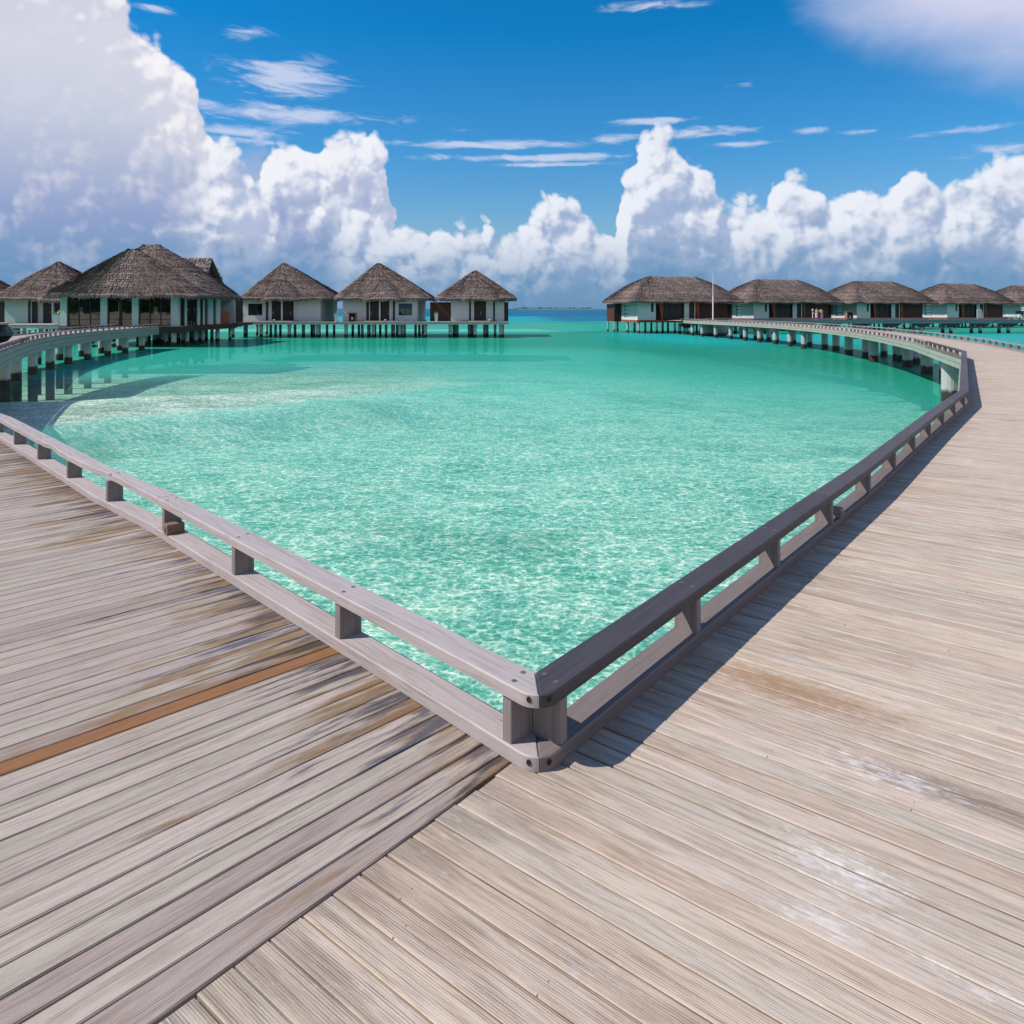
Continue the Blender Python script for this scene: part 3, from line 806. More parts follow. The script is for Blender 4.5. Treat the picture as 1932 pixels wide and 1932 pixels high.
while s < PL.L - 2:
    for o in (.45, 2.2):
        p = PL.at(s, o); put(PMb, 'pile', p.x, p.y, 0, walkL)
    crossbeam(walkL, PL.at(s, .12), PL.at(s, 2.5), -.62, -.31)
    s += 3.95
# heavy pale piles carrying cross beams at the water side of the right walk
big = pile_mesh(.30, -.42, M['conc'], False)
for (px, py_, sc_) in [(2122, 888, 1), (2164, 894, .8), (2178, 894, .95), (2184, 905, 1.0), (2376, 1004, 1.05), (2317, 935, 1.0), (2269, 918, .95), (2090, 877, .95), (2062, 871, .9), (2210, 892, .8), (2241, 901, .8), (2252, 904, .8), (2290, 911, .85), (2361, 946, .8), (1855, 846, .9), (1889, 849, .8), (1897, 849, .8), (1922, 853.5, .9)]:
    Y = 6566 / (py_ - 772); X = (px - 1280) * Y / 1860
    put(big, 'pile', X, Y, 0, walkR, scale=(sc_, sc_, 1))
def wpt(px, py_): 
    Y = 6566 / (py_ - 772); return Vector(((px - 1280) * Y / 1860, Y))
crossbeam(walkR, wpt(2118, 887), wpt(2150, 893), -.62, -.33, .3)
crossbeam(walkR, wpt(2168, 894), wpt(2190, 906), -.62, -.33, .3)
crossbeam(walkR, wpt(2380, 1001), wpt(2440, 985), -.75, -.33, .42)
crossbeam(walkR, wpt(1853, 846), wpt(1889, 849), -.72, -.33, .4)
crossbeam(walkR, wpt(1897, 849), wpt(1924, 853.5), -.72, -.33, .4)

# ------------------------------------------------------------------ railings
BW, BZ1, PH1, TZ0, TZ1 = .135, .056, .222, .2225, .270
def edge_pts(path, s0, s1, o):
    ss_ = [s0] + [q for q in path.cum if s0 + 1e-3 < q < s1 - 1e-3] + [s1]
    return [path.at(q, o) for q in ss_]
def ccw(q):
    ar = sum(q[i][0] * q[(i + 1) % len(q)][1] - q[(i + 1) % len(q)][0] * q[i][1] for i in range(len(q)))
    return q if ar > 0 else q[::-1]
def rail_piece(name, root, path, s0, s1, z0, z1, mat, o0=-BW, o1=0.0, bev=.0045, wavy=0):
    q0, q1 = edge_pts(path, s0, s1, o0), edge_pts(path, s0, s1, o1)
    if wavy:
        n = 46; q0 = [path.at(s0 + (s1 - s0) * i / n, o0) for i in range(n + 1)]
        r_ = random.Random(5); q1 = []
        for i in range(n + 1):
            t = i / n; w = -(.026 * math.exp(-((t - .30) / .16) ** 2) + .020 * math.exp(-((t - .82) / .05) ** 2) + .012 * math.exp(-((t - .93) / .02) ** 2) + .004 * sin(t * 31) ** 2 + r_.uniform(0, .0015)) * min(1, 10 * min(t, 1 - t))
            q1.append(path.at(s0 + (s1 - s0) * t, o1 + w * 1.3))
    if not wavy and s0 < 16:
        n = 30; r_ = random.Random(int(s0 * 100))
        q0 = [path.at(s0 + (s1 - s0) * i / n, o0 + r_.uniform(-.0012, .0012)) for i in range(n + 1)]
        q1 = [path.at(s0 + (s1 - s0) * i / n, o1 + r_.uniform(-.0012, .0012)) for i in range(n + 1)]
    poly = ccw([(v.x, v.y) for v in q0 + q1[::-1]])
    d = (q0[-1] - q0[0]).normalized()
    mb = MB(offs(root)); mb.slab(poly, z0, z1, bev, (d.x, d.y), (q0[0].x, q0[0].y), rc())
    return mb.build(name, mat, root)
def post_mesh(mat, th=.045, dp=.118):
    mb = MB()
    # grain runs up the post
    b_ = .003; x0, x1, y0, y1 = -th / 2, th / 2, -dp / 2, dp / 2
    pts = ccw([(x0 + b_, y0), (x1 - b_, y0), (x1, y0 + b_), (x1, y1 - b_), (x1 - b_, y1), (x0 + b_, y1), (x0, y1 - b_), (x0, y0 + b_)])
    n = len(pts); L = 0
    for i in range(n):
        a, c = pts[i], pts[(i + 1) % n]; l = hypot(c[0] - a[0], c[1] - a[1])
        mb.quad([(*a, BZ1), (*c, BZ1), (*c, PH1), (*a, PH1)], [(BZ1, L), (BZ1, L + l), (PH1, L + l), (PH1, L)]); L += l
    mb.quad([(*p, PH1) for p in pts]); mb.quad([(*p, BZ1) for p in pts[::-1]])
    return mb.mesh('post', mat)
POST = post_mesh(M['post'])
cm = MB(); cm.lathe(0, 0, [(.0105, -.001), (.0105, .0008), (.009, .0016)], 12); CAP = cm.mesh('bolt_cap', M['metal'])
hm = MB(); hm.lathe(0, 0, [(.009, 0), (.009, .0012)], 12); HOLE = hm.mesh('bolt_hole', M['hole'])  # flat dark disc; the shade inside the hole is put into its colour
def vertical_disc(mesh, name, p, z, nrm_, root, sc=1.0):
    o = bpy.data.objects.new(name, mesh)
    o.location = (p.x - root.location.x, p.y - root.location.y, z - root.location.z)
    o.rotation_euler = Vector((nrm_.x, nrm_.y, 0)).to_track_quat('Z', 'Y').to_euler(); o.scale = (sc, sc * 1.25, 1)
    return link(o, root)
def railing(root, path, s0, s1, off, mt, mb_, spacing=1.155, first=0.0, seg=3.465, caps=30, skip0=False, z=0):
    """off = offset of the deck-side face; the rail is BW wide on the water side of it"""
    sg = -1 if off < 1 else 1
    o0, o1 = off + sg * BW, off
    s = s0; k = 0
    while s < s1 - .2:
        e = min(s + seg, s1)
        if not (skip0 and k == 0):
            rail_piece('top_rail', root, path, s + .0015, e - .0015, TZ0, TZ1, mt, o0, o1)
            rail_piece('base_beam', root, path, s + .0015, e - .0015, .002, BZ1 - .0003, mb_, o0, o1)
        s = e; k += 1
    s = s0 + first; k = 0
    while s < s1 - .05:
        p = path.at(s, off + sg * BW / 2); d = path.dir(s)
        put(POST, 'post', p.x, p.y, 0, root, atan2(d.y, d.x))
        if k < caps:
            for oo, ds in ((.030, -.008), (.10, .008)):
                q = path.at(s + ds, off + sg * oo); put(CAP, 'bolt_cap', q.x, q.y, TZ1, root)
        s += spacing; k += 1
rl = thing('railing', 'low silvery timber railing on the left side of the corner, running out to the pavilion', 'railing', (-.681, 3.333, 0))
rr_ = thing('railing', 'low dark timber railing on the right side of the corner, curving off to the villas', 'railing', (1.975, 4.919, 0))
# corner pieces with rounded, mitred tips
def corner_piece(name, root, path, sc, s1, sgn, z0, z1, mat, other):
    """path from the corner outwards (sgn +1 along it)"""
    L0 = PL.p[0]; dl = PL.d[0]; dr = PR.d[1]; nl, nr = PL.n[0], PR.n[1]
    outer_c = None
    # outer corner = meeting of the two water-side edges
    def isect(p, d, q, e):
        den = d.x * e.y - d.y * e.x; t = ((q.x - p.x) * e.y - (q.y - p.y) * e.x) / den; return p + d * t
    oc = isect(L0 - nl * BW, dl, L0 - nr * BW, dr)
    me, mn_ = (dl, nl) if root is rl else (dr, nr)
    r_ = .085; bis = (dl + dr).normalized(); half = math.acos(dl.dot(dr)) / 2
    cc = L0 + bis * (r_ / sin(half))                      # centre of the rounding
    tan_pt = L0 + me * (r_ / math.tan(half))
    tip = cc - bis * r_
    v0 = tip - cc; v1 = tan_pt - cc; arc = []
    for i in range(9):
        t = i / 8; v = v0.lerp(v1, t).normalized() * r_; arc.append(cc + v)
    sh = me * .0012
    inner = [a + sh for a in arc] + edge_pts(path, sc + .2, s1, 0)[1:]
    outer = [oc + sh] + edge_pts(path, sc + .25, s1, -BW)[1:]
    poly = ccw([(v.x, v.y) for v in outer + inner[::-1]])
    mb = MB(offs(root)); mb.slab(poly, z0, z1, .005, (me.x, me.y), (oc.x, oc.y), rc()); mb.build(name, mat, root)
    return arc, cc
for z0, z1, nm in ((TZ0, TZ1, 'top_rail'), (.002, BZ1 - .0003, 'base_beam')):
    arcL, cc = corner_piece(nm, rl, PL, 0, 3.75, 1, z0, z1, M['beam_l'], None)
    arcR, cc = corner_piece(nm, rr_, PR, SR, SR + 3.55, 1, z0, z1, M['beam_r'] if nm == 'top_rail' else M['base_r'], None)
    for arc, root in ((arcL, rl), (arcR, rr_)):
        p = arc[4]; nn = (cc - p).normalized() * -1
        vertical_disc(HOLE, 'bolt_hole', p + nn * .0004, (z0 + z1) / 2 + .004, nn, root, 1.0)
# left railing
PRa = 0.17
s = 3.75
first = True
while s < PL.L - .3:
    e = min(s + 3.465, PL.L - .05)
    rail_piece('top_rail', rl, PL, s + .0015, e - .0015, TZ0, TZ1, M['beam_l'] if s < 15 else M['rail_far'], wavy=1 if first else 0)
    rail_piece('base_beam', rl, PL, s + .0015, e - .0015, .002, BZ1 - .0003, M['beam_l'] if s < 15 else M['rail_far'])
    s = e; first = False
s = .175; k = 0
while s < PL.L - .2:
    p = PL.at(s, -BW / 2); d = PL.dir(s); put(POST, 'post', p.x, p.y, 0, rl, atan2(d.y, d.x))
    if k < 14:
        for oo, ds in ((.034, -.012), (.10, .010)):
            q = PL.at(s + ds, -oo); put(CAP, 'bolt_cap', q.x, q.y, TZ1, rl)
    s += 1.158; k += 1
s = SR + 3.55
while s < PR.L - .3:
    e = min(s + 3.465, PR.L - .05)
    if s < SR + 12.3 < e: e = SR + 12.3
    near = s < SR + 30
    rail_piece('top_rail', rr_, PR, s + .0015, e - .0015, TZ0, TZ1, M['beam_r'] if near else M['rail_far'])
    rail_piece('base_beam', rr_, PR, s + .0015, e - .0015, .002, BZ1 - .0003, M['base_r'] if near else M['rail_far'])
    s = e
s = SR + .155; k = 0
while s < PR.L - .2:
    p = PR.at(s, -BW / 2); d = PR.dir(s); put(POST, 'post', p.x, p.y, 0, rr_, atan2(d.y, d.x))
    if k < 14:
        for oo, ds in ((.034, -.012), (.10, .010)):
            q = PR.at(s + ds, -oo); put(CAP, 'bolt_cap', q.x, q.y, TZ1, rr_)
    s += 1.148; k += 1
ro = thing('railing', 'low weathered railing along the outer edge of the right boardwalk', 'railing', (17, 22, 0))
railing(ro, PR, .3, PR.L - 9, WID, M['rail_far'], M['rail_far'], caps=0)
ro2 = thing('railing', 'low railing along the far edge of the left boardwalk by the pavilion', 'railing', (-22, 27, 0))
railing(ro2, PL, 2.2, PL.L - 2, WID, M['rail_far'], M['rail_far'], caps=0)
# block lamps bolted to the base beams
def block_lamp(path, s, label, mat, side=-1):
    p = path.at(s, -.052); d = path.dir(s); a = atan2(d.y, d.x)
    t_ = thing('block_lamp', label, 'deck light', (p.x, p.y, BZ1), a, group='small block lamps on the railings')
    for z in (0, .0345):
        mb = MB(); bv = rc()
        mb.slab([(-.036, -.058), (.036, -.058), (.036, .058), (-.036, .058)], z + .001, z + .034, .003, (0, 1), (0, 0), bv); mb.build('wood_block', mat, t_)
    mb = MB(); n_ = 20; y_ = side * .0585
    for (r0, y0_) in ((.019, y_), (.014, y_ + side * .004)):
        mb.quad([(r0 * cos(2 * pi * i / n_) + .008, y0_ + side * .003, .034 + r0 * sin(2 * pi * i / n_)) for i in range(n_)][::side])
    for i in range(n_):
        a0, a1 = 2 * pi * i / n_, 2 * pi * (i + 1) / n_
        mb.quad([(.019 * cos(a0) + .008, y_, .034 + .019 * sin(a0)), (.019 * cos(a1) + .008, y_, .034 + .019 * sin(a1)), (.019 * cos(a1) + .008, y_ + side * .003, .034 + .019 * sin(a1)), (.019 * cos(a0) + .008, y_ + side * .003, .034 + .019 * sin(a0))])
    mb.build('round_lens', M['chrome'], t_)
    return t_
block_lamp(PL, .175 + 1.158 * 3 - .085, 'brown wooden block lamp with a round steel lens on the left railing', M['block'], 1)
block_lamp(PR, SR + .155 + 1.148 * 3 + .2, 'grey wooden block lamp wedged under the right railing nearest the corner', M['post'], -1)
block_lamp(PR, SR + 27.2, 'small block lamp on the right railing just past its sharp bend', M['post'], -1)
block_lamp(PL, 36.5, 'small dark block lamp on the left railing before the pavilion', M['dark'], 1)

# the island shore across the lagoon to the left, which the pavilion glass mirrors
shore = thing('island', 'sandy island shore with dark trees behind the left boardwalk', 'island', (-95, -25, WZ), kind='structure')
gx = np.linspace(-190, -48, 48); gy = np.linspace(-110, 2, 40); X, Y = np.meshgrid(gx, gy)
Z = -2.6 + 3.1 * sm(0, 16, -(Y + 2) - .25 * (X + 48) * 0) * sm(0, 10, -(X + 50)) + .45 * np.sin(X * .35) * np.sin(Y * .3 + 1) + .3 * np.sin(X * .9 + Y * .5)
me = bpy.data.meshes.new('beach'); i = np.arange(39 * 48).reshape(39, 48)[:, :-1].ravel()
me.from_pydata([(a + 95, b_ + 25, c - WZ) for a, b_, c in zip(X.ravel(), Y.ravel(), Z.ravel())], [], np.stack([i, i + 1, i + 49, i + 48], 1).tolist())
me.materials.append(flat('shore_sand', (.52, .42, .32), .9, .2, .6)); o = bpy.data.objects.new('beach', me); link(o, shore)
tb = MB((-95, -25, WZ)); rg = random.Random(8)
for k in range(9000):
    x = rg.uniform(-185, -52); y = rg.uniform(-100, -16); h = 5 + 3 * sin(x * .3) + 2 * sin(x * .7 + y * .2)
    z = rg.uniform(.4, max(2, h)); s_ = rg.uniform(.3, .9); a = rg.uniform(0, pi); e = rg.uniform(-.6, .6)
    dx, dy = cos(a) * s_, sin(a) * s_
    tb.quad([(x - dx, y - dy, z - e), (x + dx, y + dy, z - e * .5), (x + dx * .6, y + dy * .6, z + s_), (x - dx * .7, y - dy * .7, z + s_ * .8)])
tb.build('foliage', flat('shore_foliage', (.035, .06, .025), .8, .5, 1.5), shore, kind='stuff')

# ------------------------------------------------------------------ thatched roofs
class Roof:
    def __init__(s, x0, x1, y0, y1, ze, rx0, rx1, ry, zr, cr=1.0, ry1=None, ridge_y=False, seed=1, sag=.0):
        s.ze, s.zr, s.sag = ze, zr, sag; s.rng = random.Random(seed)
        s.rx0, s.rx1, s.ry, s.ry1 = rx0, rx1, ry, (ry if ry1 is None else ry1)
        per = []
        N = 9
        for cx, cy, a0 in ((x1 - cr, y0 + cr, -pi / 2), (x1 - cr, y1 - cr, 0), (x0 + cr, y1 - cr, pi / 2), (x0 + cr, y0 + cr, pi)):
            for i in range(N): a = a0 + pi / 2 * i / (N - 1); per.append((cx + cr * cos(a), cy + cr * sin(a)))
        pts = []
        for i, p in enumerate(per):
            q = per[(i + 1) % len(per)]; l = hypot(q[0] - p[0], q[1] - p[1]); n = max(1, int(l / .45))
            for k in range(n): pts.append((p[0] + (q[0] - p[0]) * k / n, p[1] + (q[1] - p[1]) * k / n))
        s.per = pts; s.cum = [0]
        for i, p in enumerate(pts):
            q = pts[(i + 1) % len(pts)]; s.cum.append(s.cum[-1] + hypot(q[0] - p[0], q[1] - p[1]))
        s.L = s.cum[-1]
        s.ph = [s.rng.uniform(0, 6) for _ in range(6)]
    def tgt(s, x, y):
        if s.ry1 != s.ry: return (s.rx0, max(s.ry, min(s.ry1, y)))
        return (max(s.rx0, min(s.rx1, x)), s.ry)
    def pos(s, i, t, v, lift=0.0):
        n = len(s.per); p, q = s.per[i % n], s.per[(i + 1) % n]
        x, y = p[0] + (q[0] - p[0]) * t, p[1] + (q[1] - p[1]) * t
        tx, ty = s.tgt(x, y)
        z = s.ze + (s.zr - s.ze) * (v + s.sag * sin(pi * v))
        w = .05 * sin(x * 1.3 + s.ph[0]) * sin(y * 1.1 + s.ph[1]) + .04 * sin(x * 3.1 + y * 2.3 + v * 9 + s.ph[2]) + .03 * sin(v * 40 + x * .7 + s.ph[3])
        vv = v * (1 - .03 * (v > .97))
        return Vector((x + (tx - x) * vv, y + (ty - y) * vv, z + w * (1 - v * .4) - (.10 * v ** 12) + lift))
    def at(s, u, v, lift=0.0):
        u %= s.L
        lo, hi = 0, len(s.per)
        while hi - lo > 1:
            m = (lo + hi) // 2
            if s.cum[m] <= u: lo = m
            else: hi = m
        return s.pos(lo, (u - s.cum[lo]) / (s.cum[lo + 1] - s.cum[lo]), v, lift)
def roof(parent, R_, name='roof', tuft=1.0, uvis=None):
    """solid thatch body, overlapping tufts and an eave fringe"""
    mb = MB(); n = len(R_.per); MR = 12
    slope = hypot(R_.zr - R_.ze, max(1, R_.ry - R_.per[0][1]))
    sl = hypot(R_.zr - R_.ze, abs(R_.per[0][1] - R_.tgt(*R_.per[0])[1]))
    rings = []
    for j in range(MR + 1): rings.append([R_.pos(i, 0, j / MR) for i in range(n)])
    low = [Vector((p.x, p.y, p.z - .22)) for p in rings[0]]
    low = [R_.pos(i, 0, .012) - Vector((0, 0, .26)) for i in range(n)]
    inn = [R_.pos(i, 0, .30) - Vector((0, 0, .32)) for i in range(n)]
    allr = [inn, low] + rings
    vl = [-2.2, -.2] + [sl * j / MR for j in range(MR + 1)]
    for a in range(len(allr) - 1):
        for i in range(n):
            j = (i + 1) % n
            q = [allr[a][i], allr[a][j], allr[a + 1][j], allr[a + 1][i]]
            if (q[2] - q[3]).length < 1e-4: q = q[:3]
            uv = [(R_.cum[i], vl[a]), (R_.cum[i + 1], vl[a]), (R_.cum[i + 1], vl[a + 1]), (R_.cum[i], vl[a + 1])][:len(q)]
            mb.quad([tuple(p) for p in q], uv, (.5, .5, .5))
    o = mb.build(name, M['thatch'], parent)
    # tufts
    rg = R_.rng; tb = MB(); step = .26
    rows = int(sl / step)
    for r_ in range(rows + 1):
        rt = rg.random()
        v = (r_ * step) / sl
        if v > .985: break
        circ = R_.L * (1 - v * .9); cnt = int(circ / .15 * tuft)
        for k in range(cnt):
            u = R_.L * (k + rg.random()) / cnt; vv = v + rg.uniform(-.16, .16) * step / sl
            vv = max(0.0, min(.97, vv))
            a = R_.at(u, vv + .03 / sl, .02); top = R_.at(u, min(.99, vv + rg.uniform(.28, .42) / sl), .015)
            dn = (a - top).normalized(); up = Vector((0, 0, 1)) - dn * dn.z; up.normalize()
            side = dn.cross(up); w = rg.uniform(.035, .085)
            tip = top + dn * (top - a).length + up * rg.uniform(.03, .10)
            if vv < .02: tip = tip + Vector((0, 0, -rg.uniform(.08, .2)))
            c = (rt * .45 + rg.random() * .55, rg.random(), 0)
            tb.quad([tuple(top - side * w * .7), tuple(top + side * w * .7), tuple(tip + side * w), tuple(tip - side * w)],
                    [(u, vv * sl + .5), (u + .1, vv * sl + .5), (u + .1, vv * sl), (u, vv * sl)], c)
    o2 = tb.build('thatch_tufts', M['thatch'], o, kind='stuff')
    # fringe hanging from the eave
    fb = MB(); cnt = int(R_.L / .085 * tuft)
    for k in range(cnt):
        u = R_.L * (k + rg.random()) / cnt
        for layer in (0, 1):
            a = R_.at(u, .004 + .012 * layer); d_ = R_.at(u + .05, .004 + .012 * layer) - a
            if d_.length < 1e-5: continue
            d_.normalize(); w = rg.uniform(.03, .075); h = rg.uniform(.16, .42) * (1 - .25 * layer); ou = (a - R_.at(u, .1)); ou.z = 0; ou.normalize()
            b_ = a + ou * rg.uniform(.0, .08) - Vector((0, 0, h)) + d_ * rg.uniform(-.05, .05)
            a = a + Vector((0, 0, .03)) - ou * .04
            c = (rg.random() * .8, rg.random(), 0)
            fb.quad([tuple(a - d_ * w), tuple(b_ - d_ * w * .45), tuple(b_ + d_ * w * .45), tuple(a + d_ * w)], [(u, .3), (u, 0), (u + .08, 0), (u + .08, .3)], c)
    fb.build('thatch_fringe', M['thatch'], o, kind='stuff')
    return o

def slat_screen(parent, x0, x1, y0, y1, z0, z1, mat, name='slat', pitch=.15, frame=True, back=True):
    """boards between posts, axis-aligned in the parent's frame; each slat its own part"""
    z = z0
    k = 0; me = None
    mb = MB(); 
    if x1 - x0 > y1 - y0: mb.box(x0, x1, y0, y1, 0, pitch * .62)
    else: mb.box(x0, x1, y0, y1, 0, pitch * .62)
    me = mb.mesh(name, mat)
    while z + pitch * .62 <= z1:
        o = bpy.data.objects.new(name, me); o.location = (0, 0, z); link(o, parent); z += pitch
    if back:
        b2 = MB()
        if x1 - x0 > y1 - y0: b2.box(x0 + .02, x1 - .02, y1 + .003, y1 + .03, z0, z1 - .02)
        else: b2.box(x1 + .003, x1 + .03, y0 + .02, y1 - .02, z0, z1 - .02)
        b2.build('screen_backing', M['dark'], parent)
def box(parent, name, mat, *a, label=None):
    mb = MB(rnd=rc()); mb.box(*a); return mb.build(name, mat, parent, label=label)
def door(parent, x0, x1, y, z0, z1, mat, hx=None, lab=None):
    d = box(parent, 'door', mat, x0, x1, y, y + .06, z0, z1)
    mb = MB()
    fr = .07
    for a in ((x0, x0 + fr, z0, z1), (x1 - fr, x1, z0, z1), (x0 + fr, x1 - fr, z1 - fr, z1), (x0 + fr, x1 - fr, z0, z0 + fr * 1.5)):
        mb.box(a[0], a[1], y - .03, y - .002, a[2], a[3])
    mb.build('door_frame', M['darkbrown'], d)
    if hx is not None:
        mb = MB(); mb.tube((hx, y - .08, z0 + .85), (hx, y - .08, z0 + 1.25), .022); mb.box(hx - .015, hx + .015, y - .08, y - .002, z0 + .9, z0 + .93); mb.box(hx - .015, hx + .015, y - .08, y - .002, z0 + 1.17, z0 + 1.2)
        mb.build('handle', M['chrome'], d)
    return d
def window(parent, x0, x1, y, z0, z1, cols=2, fr=.06, rows=1):
    mb = MB()
    for a in ((x0, x1, z0, z0 + fr), (x0, x1, z1 - fr, z1), (x0, x0 + fr, z0 + fr, z1 - fr), (x1 - fr, x1, z0 + fr, z1 - fr)): mb.box(a[0], a[1], y - .03, y + .03, a[2], a[3])
    w = mb.build('window', M['dark'], parent)
    for k in range(1, cols):
        xx = x0 + (x1 - x0) * k / cols; mb = MB(); mb.box(xx - .025, xx + .025, y - .025, y + .025, z0 + fr, z1 - fr); mb.build('mullion', M['dark'], w)
    for r_ in range(rows):
        for k in range(cols):
            a = x0 + (x1 - x0) * k / cols + .02; b_ = x0 + (x1 - x0) * (k + 1) / cols - .02
            c, d = z0 + (z1 - z0) * r_ / rows + .02, z0 + (z1 - z0) * (r_ + 1) / rows - .02
            mb = MB(); mb.box(a, b_, y + .0, y + .008, c, d); mb.build('pane', M['glass'], w)
    return w
small_pile = pile_mesh(.17, -.3, M['conc'], False)
cap_pile = pile_mesh(.215, -.32, M['conc'], True)
def lp(parent, mesh, x, y, name='pile', sc=(1, 1, 1)):
    o = bpy.data.objects.new(name, mesh); o.location = (x, y, 0); o.scale = sc; return link(o, parent)

# ------------------------------------------------------------------ shared platform before the three square huts
def X_(px, Y): return (px - 1280) * Y / 1860
plat = thing('jetty', 'long pale platform on concrete piles in front of the three pointed huts', 'jetty', (-17, 91.5, 0))
def wmb(root): return MB(offs(root))
def jetty_part(root, x0, x1, y0, y1, fh=.30):
    s = x0; 
    while s < x1 - .01:
        e = min(s + 4.6, x1)
        mb = wmb(root); mb.box(s + .01, e - .01, y0, y0 + .05, -fh, -.045); mb.build('fascia_board', M['fascia'], root)
        mb = wmb(root); n = int((e - s) / .145)
        for k in range(n): mb.box(s + k * .145, s + k * .145 + .138, y0 - .02, y1, -.042, 0, rc())
        mb.build('deck_boards', M['palewood'], root, kind='stuff')
        s = e
    mb = wmb(root); mb.box(x0, x1, y0 + .3, y1, -.28, -.05); mb.build('bearer', M['bearer'], root)
jetty_part(plat, X_(558, 90.0), X_(1271.5, 90.0), 90.0, 93.4)
mbx = wmb(plat)
for zx in (57, 243, 427, 612, 797, 975, 1147, 1315, 1477, 1638, 1807):
    px = 560 + zx * .383; o = bpy.data.objects.new('pile', cap_pile); o.location = (X_(px, 90.6) - plat.location.x, 90.6 - plat.location.y, 0); link(o, plat)
for zx in (140, 340, 520, 590, 905, 945, 1060, 1110, 1180, 1520, 1600, 1700, 1770, 1820):
    px = 560 + zx * .383; o = bpy.data.objects.new('pile', small_pile); o.location = (X_(px, 93.2) - plat.location.x, 93.0 - plat.location.y, 0); link(o, plat)

def square_hut(label, Y, x0, x1, e0, e1, apx, apz, porch, elems, depth=9.0, seed=1, group='pointed thatched huts behind the platform', zE=2.93):
    """x in metres at distance Y; elems = facade pieces (kind, x0, x1[, extra])"""
    xc = (x0 + x1) / 2
    h = thing('thatched_hut', label, 'hut', (xc, Y, 0), 0, group)
    L = lambda x: x - xc
    H = 2.95
    # body behind the facade
    mb = MB()
    for a in ((L(x0), L(x0) + .15, .16, depth, .02, H), (L(x1) - .15, L(x1), .16, depth, .02, H), (L(x0) + .15, L(x1) - .15, depth - .15, depth, .02, H), (L(x0) + .15, L(x1) - .15, .8, .9, .02, H)): mb.box(*a)
    mb.build('wall', M['plaster'], h)
    box(h, 'floor_slab', M['bearer'], L(x0) - .1, L(x1) + .1, -.1, depth + .2, -.34, .015)
    box(h, 'lintel', M['dark'], L(x0), L(x1), .03, .14, 2.74, H)
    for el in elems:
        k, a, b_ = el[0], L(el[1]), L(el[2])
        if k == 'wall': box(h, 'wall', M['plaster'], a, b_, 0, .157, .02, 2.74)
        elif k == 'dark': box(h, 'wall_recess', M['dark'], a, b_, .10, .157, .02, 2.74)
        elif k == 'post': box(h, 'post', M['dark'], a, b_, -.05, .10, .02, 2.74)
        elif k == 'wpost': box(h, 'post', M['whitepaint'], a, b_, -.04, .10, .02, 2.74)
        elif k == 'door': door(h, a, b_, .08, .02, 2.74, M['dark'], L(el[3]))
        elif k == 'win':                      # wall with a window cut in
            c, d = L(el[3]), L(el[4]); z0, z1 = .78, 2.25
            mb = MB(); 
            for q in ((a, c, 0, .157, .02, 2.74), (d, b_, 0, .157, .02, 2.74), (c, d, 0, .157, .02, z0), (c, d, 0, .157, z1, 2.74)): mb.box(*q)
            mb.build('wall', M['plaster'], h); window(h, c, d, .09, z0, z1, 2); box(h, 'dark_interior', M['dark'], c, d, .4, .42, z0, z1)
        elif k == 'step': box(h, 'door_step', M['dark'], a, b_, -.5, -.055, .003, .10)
        elif k == 'pstep': box(h, 'door_step', M['palewood'], a, b_, -2.2, -.52, .003, .09)
    yc = depth / 2
    roof(h, Roof(L(e0), L(e1), -1.1, depth + 1.1, zE, L(apx), L(apx), yc, apz, cr=1.1, seed=seed, sag=.015))
    if porch:
        p0, p1, pa, pz, py0 = porch
        roof(h, Roof(L(p0), L(p1), -1.45, 3.2, zE - .12, L(pa), L(pa), .9, pz, cr=1.5, seed=seed + 50, sag=.08), 'porch_roof', 1.0)
    for i in range(4):
        for j in range(3): lp(h, small_pile, L(x0) + .3 + (x1 - x0 - .6) * i / 3, .6 + (depth - 1.2) * j / 2)
    return h
def z2(z, Y=93.4): return X_(560 + z * .383, Y)
square_hut('pointed thatched hut with one square dark window left of its double doors', 93.4, z2(120), z2(630), z2(78, 92.3), z2(690, 92.3), z2(390, 98), 7.72, (z2(205, 92), z2(525, 92), z2(375, 94), 5.35, 0),
    [('win', z2(120), z2(275), z2(158), z2(250)), ('post', z2(275), z2(289)), ('wall', z2(289), z2(311)), ('door', z2(313), z2(372), z2(320)), ('wpost', z2(373), z2(383)), ('door', z2(385), z2(442), z2(435)),
     ('post', z2(443), z2(455)), ('wall', z2(455), z2(470)), ('wall', z2(471.5), z2(630)), ('step', z2(245), z2(495)), ('pstep', z2(225), z2(470))], seed=21)
square_hut('pointed thatched hut with a dark window right of its doors and a brown bin', 93.4, z2(775), z2(1262), z2(702, 92.3), z2(1337, 92.3), z2(1008, 98), 7.72, (z2(868, 92), z2(1185, 92), z2(1040, 94), 5.35, 0),
    [('wall', z2(775), z2(929)), ('post', z2(930), z2(945)), ('wall', z2(946), z2(953)), ('door', z2(955), z2(1011), z2(962)), ('wpost', z2(1012), z2(1021)), ('door', z2(1022), z2(1078), z2(1071)), ('wall', z2(1079), z2(1102)),
     ('post', z2(1103), z2(1115)), ('win', z2(1116), z2(1262), z2(1140), z2(1228)), ('step', z2(905), z2(1140)), ('pstep', z2(930), z2(1150))], seed=22)
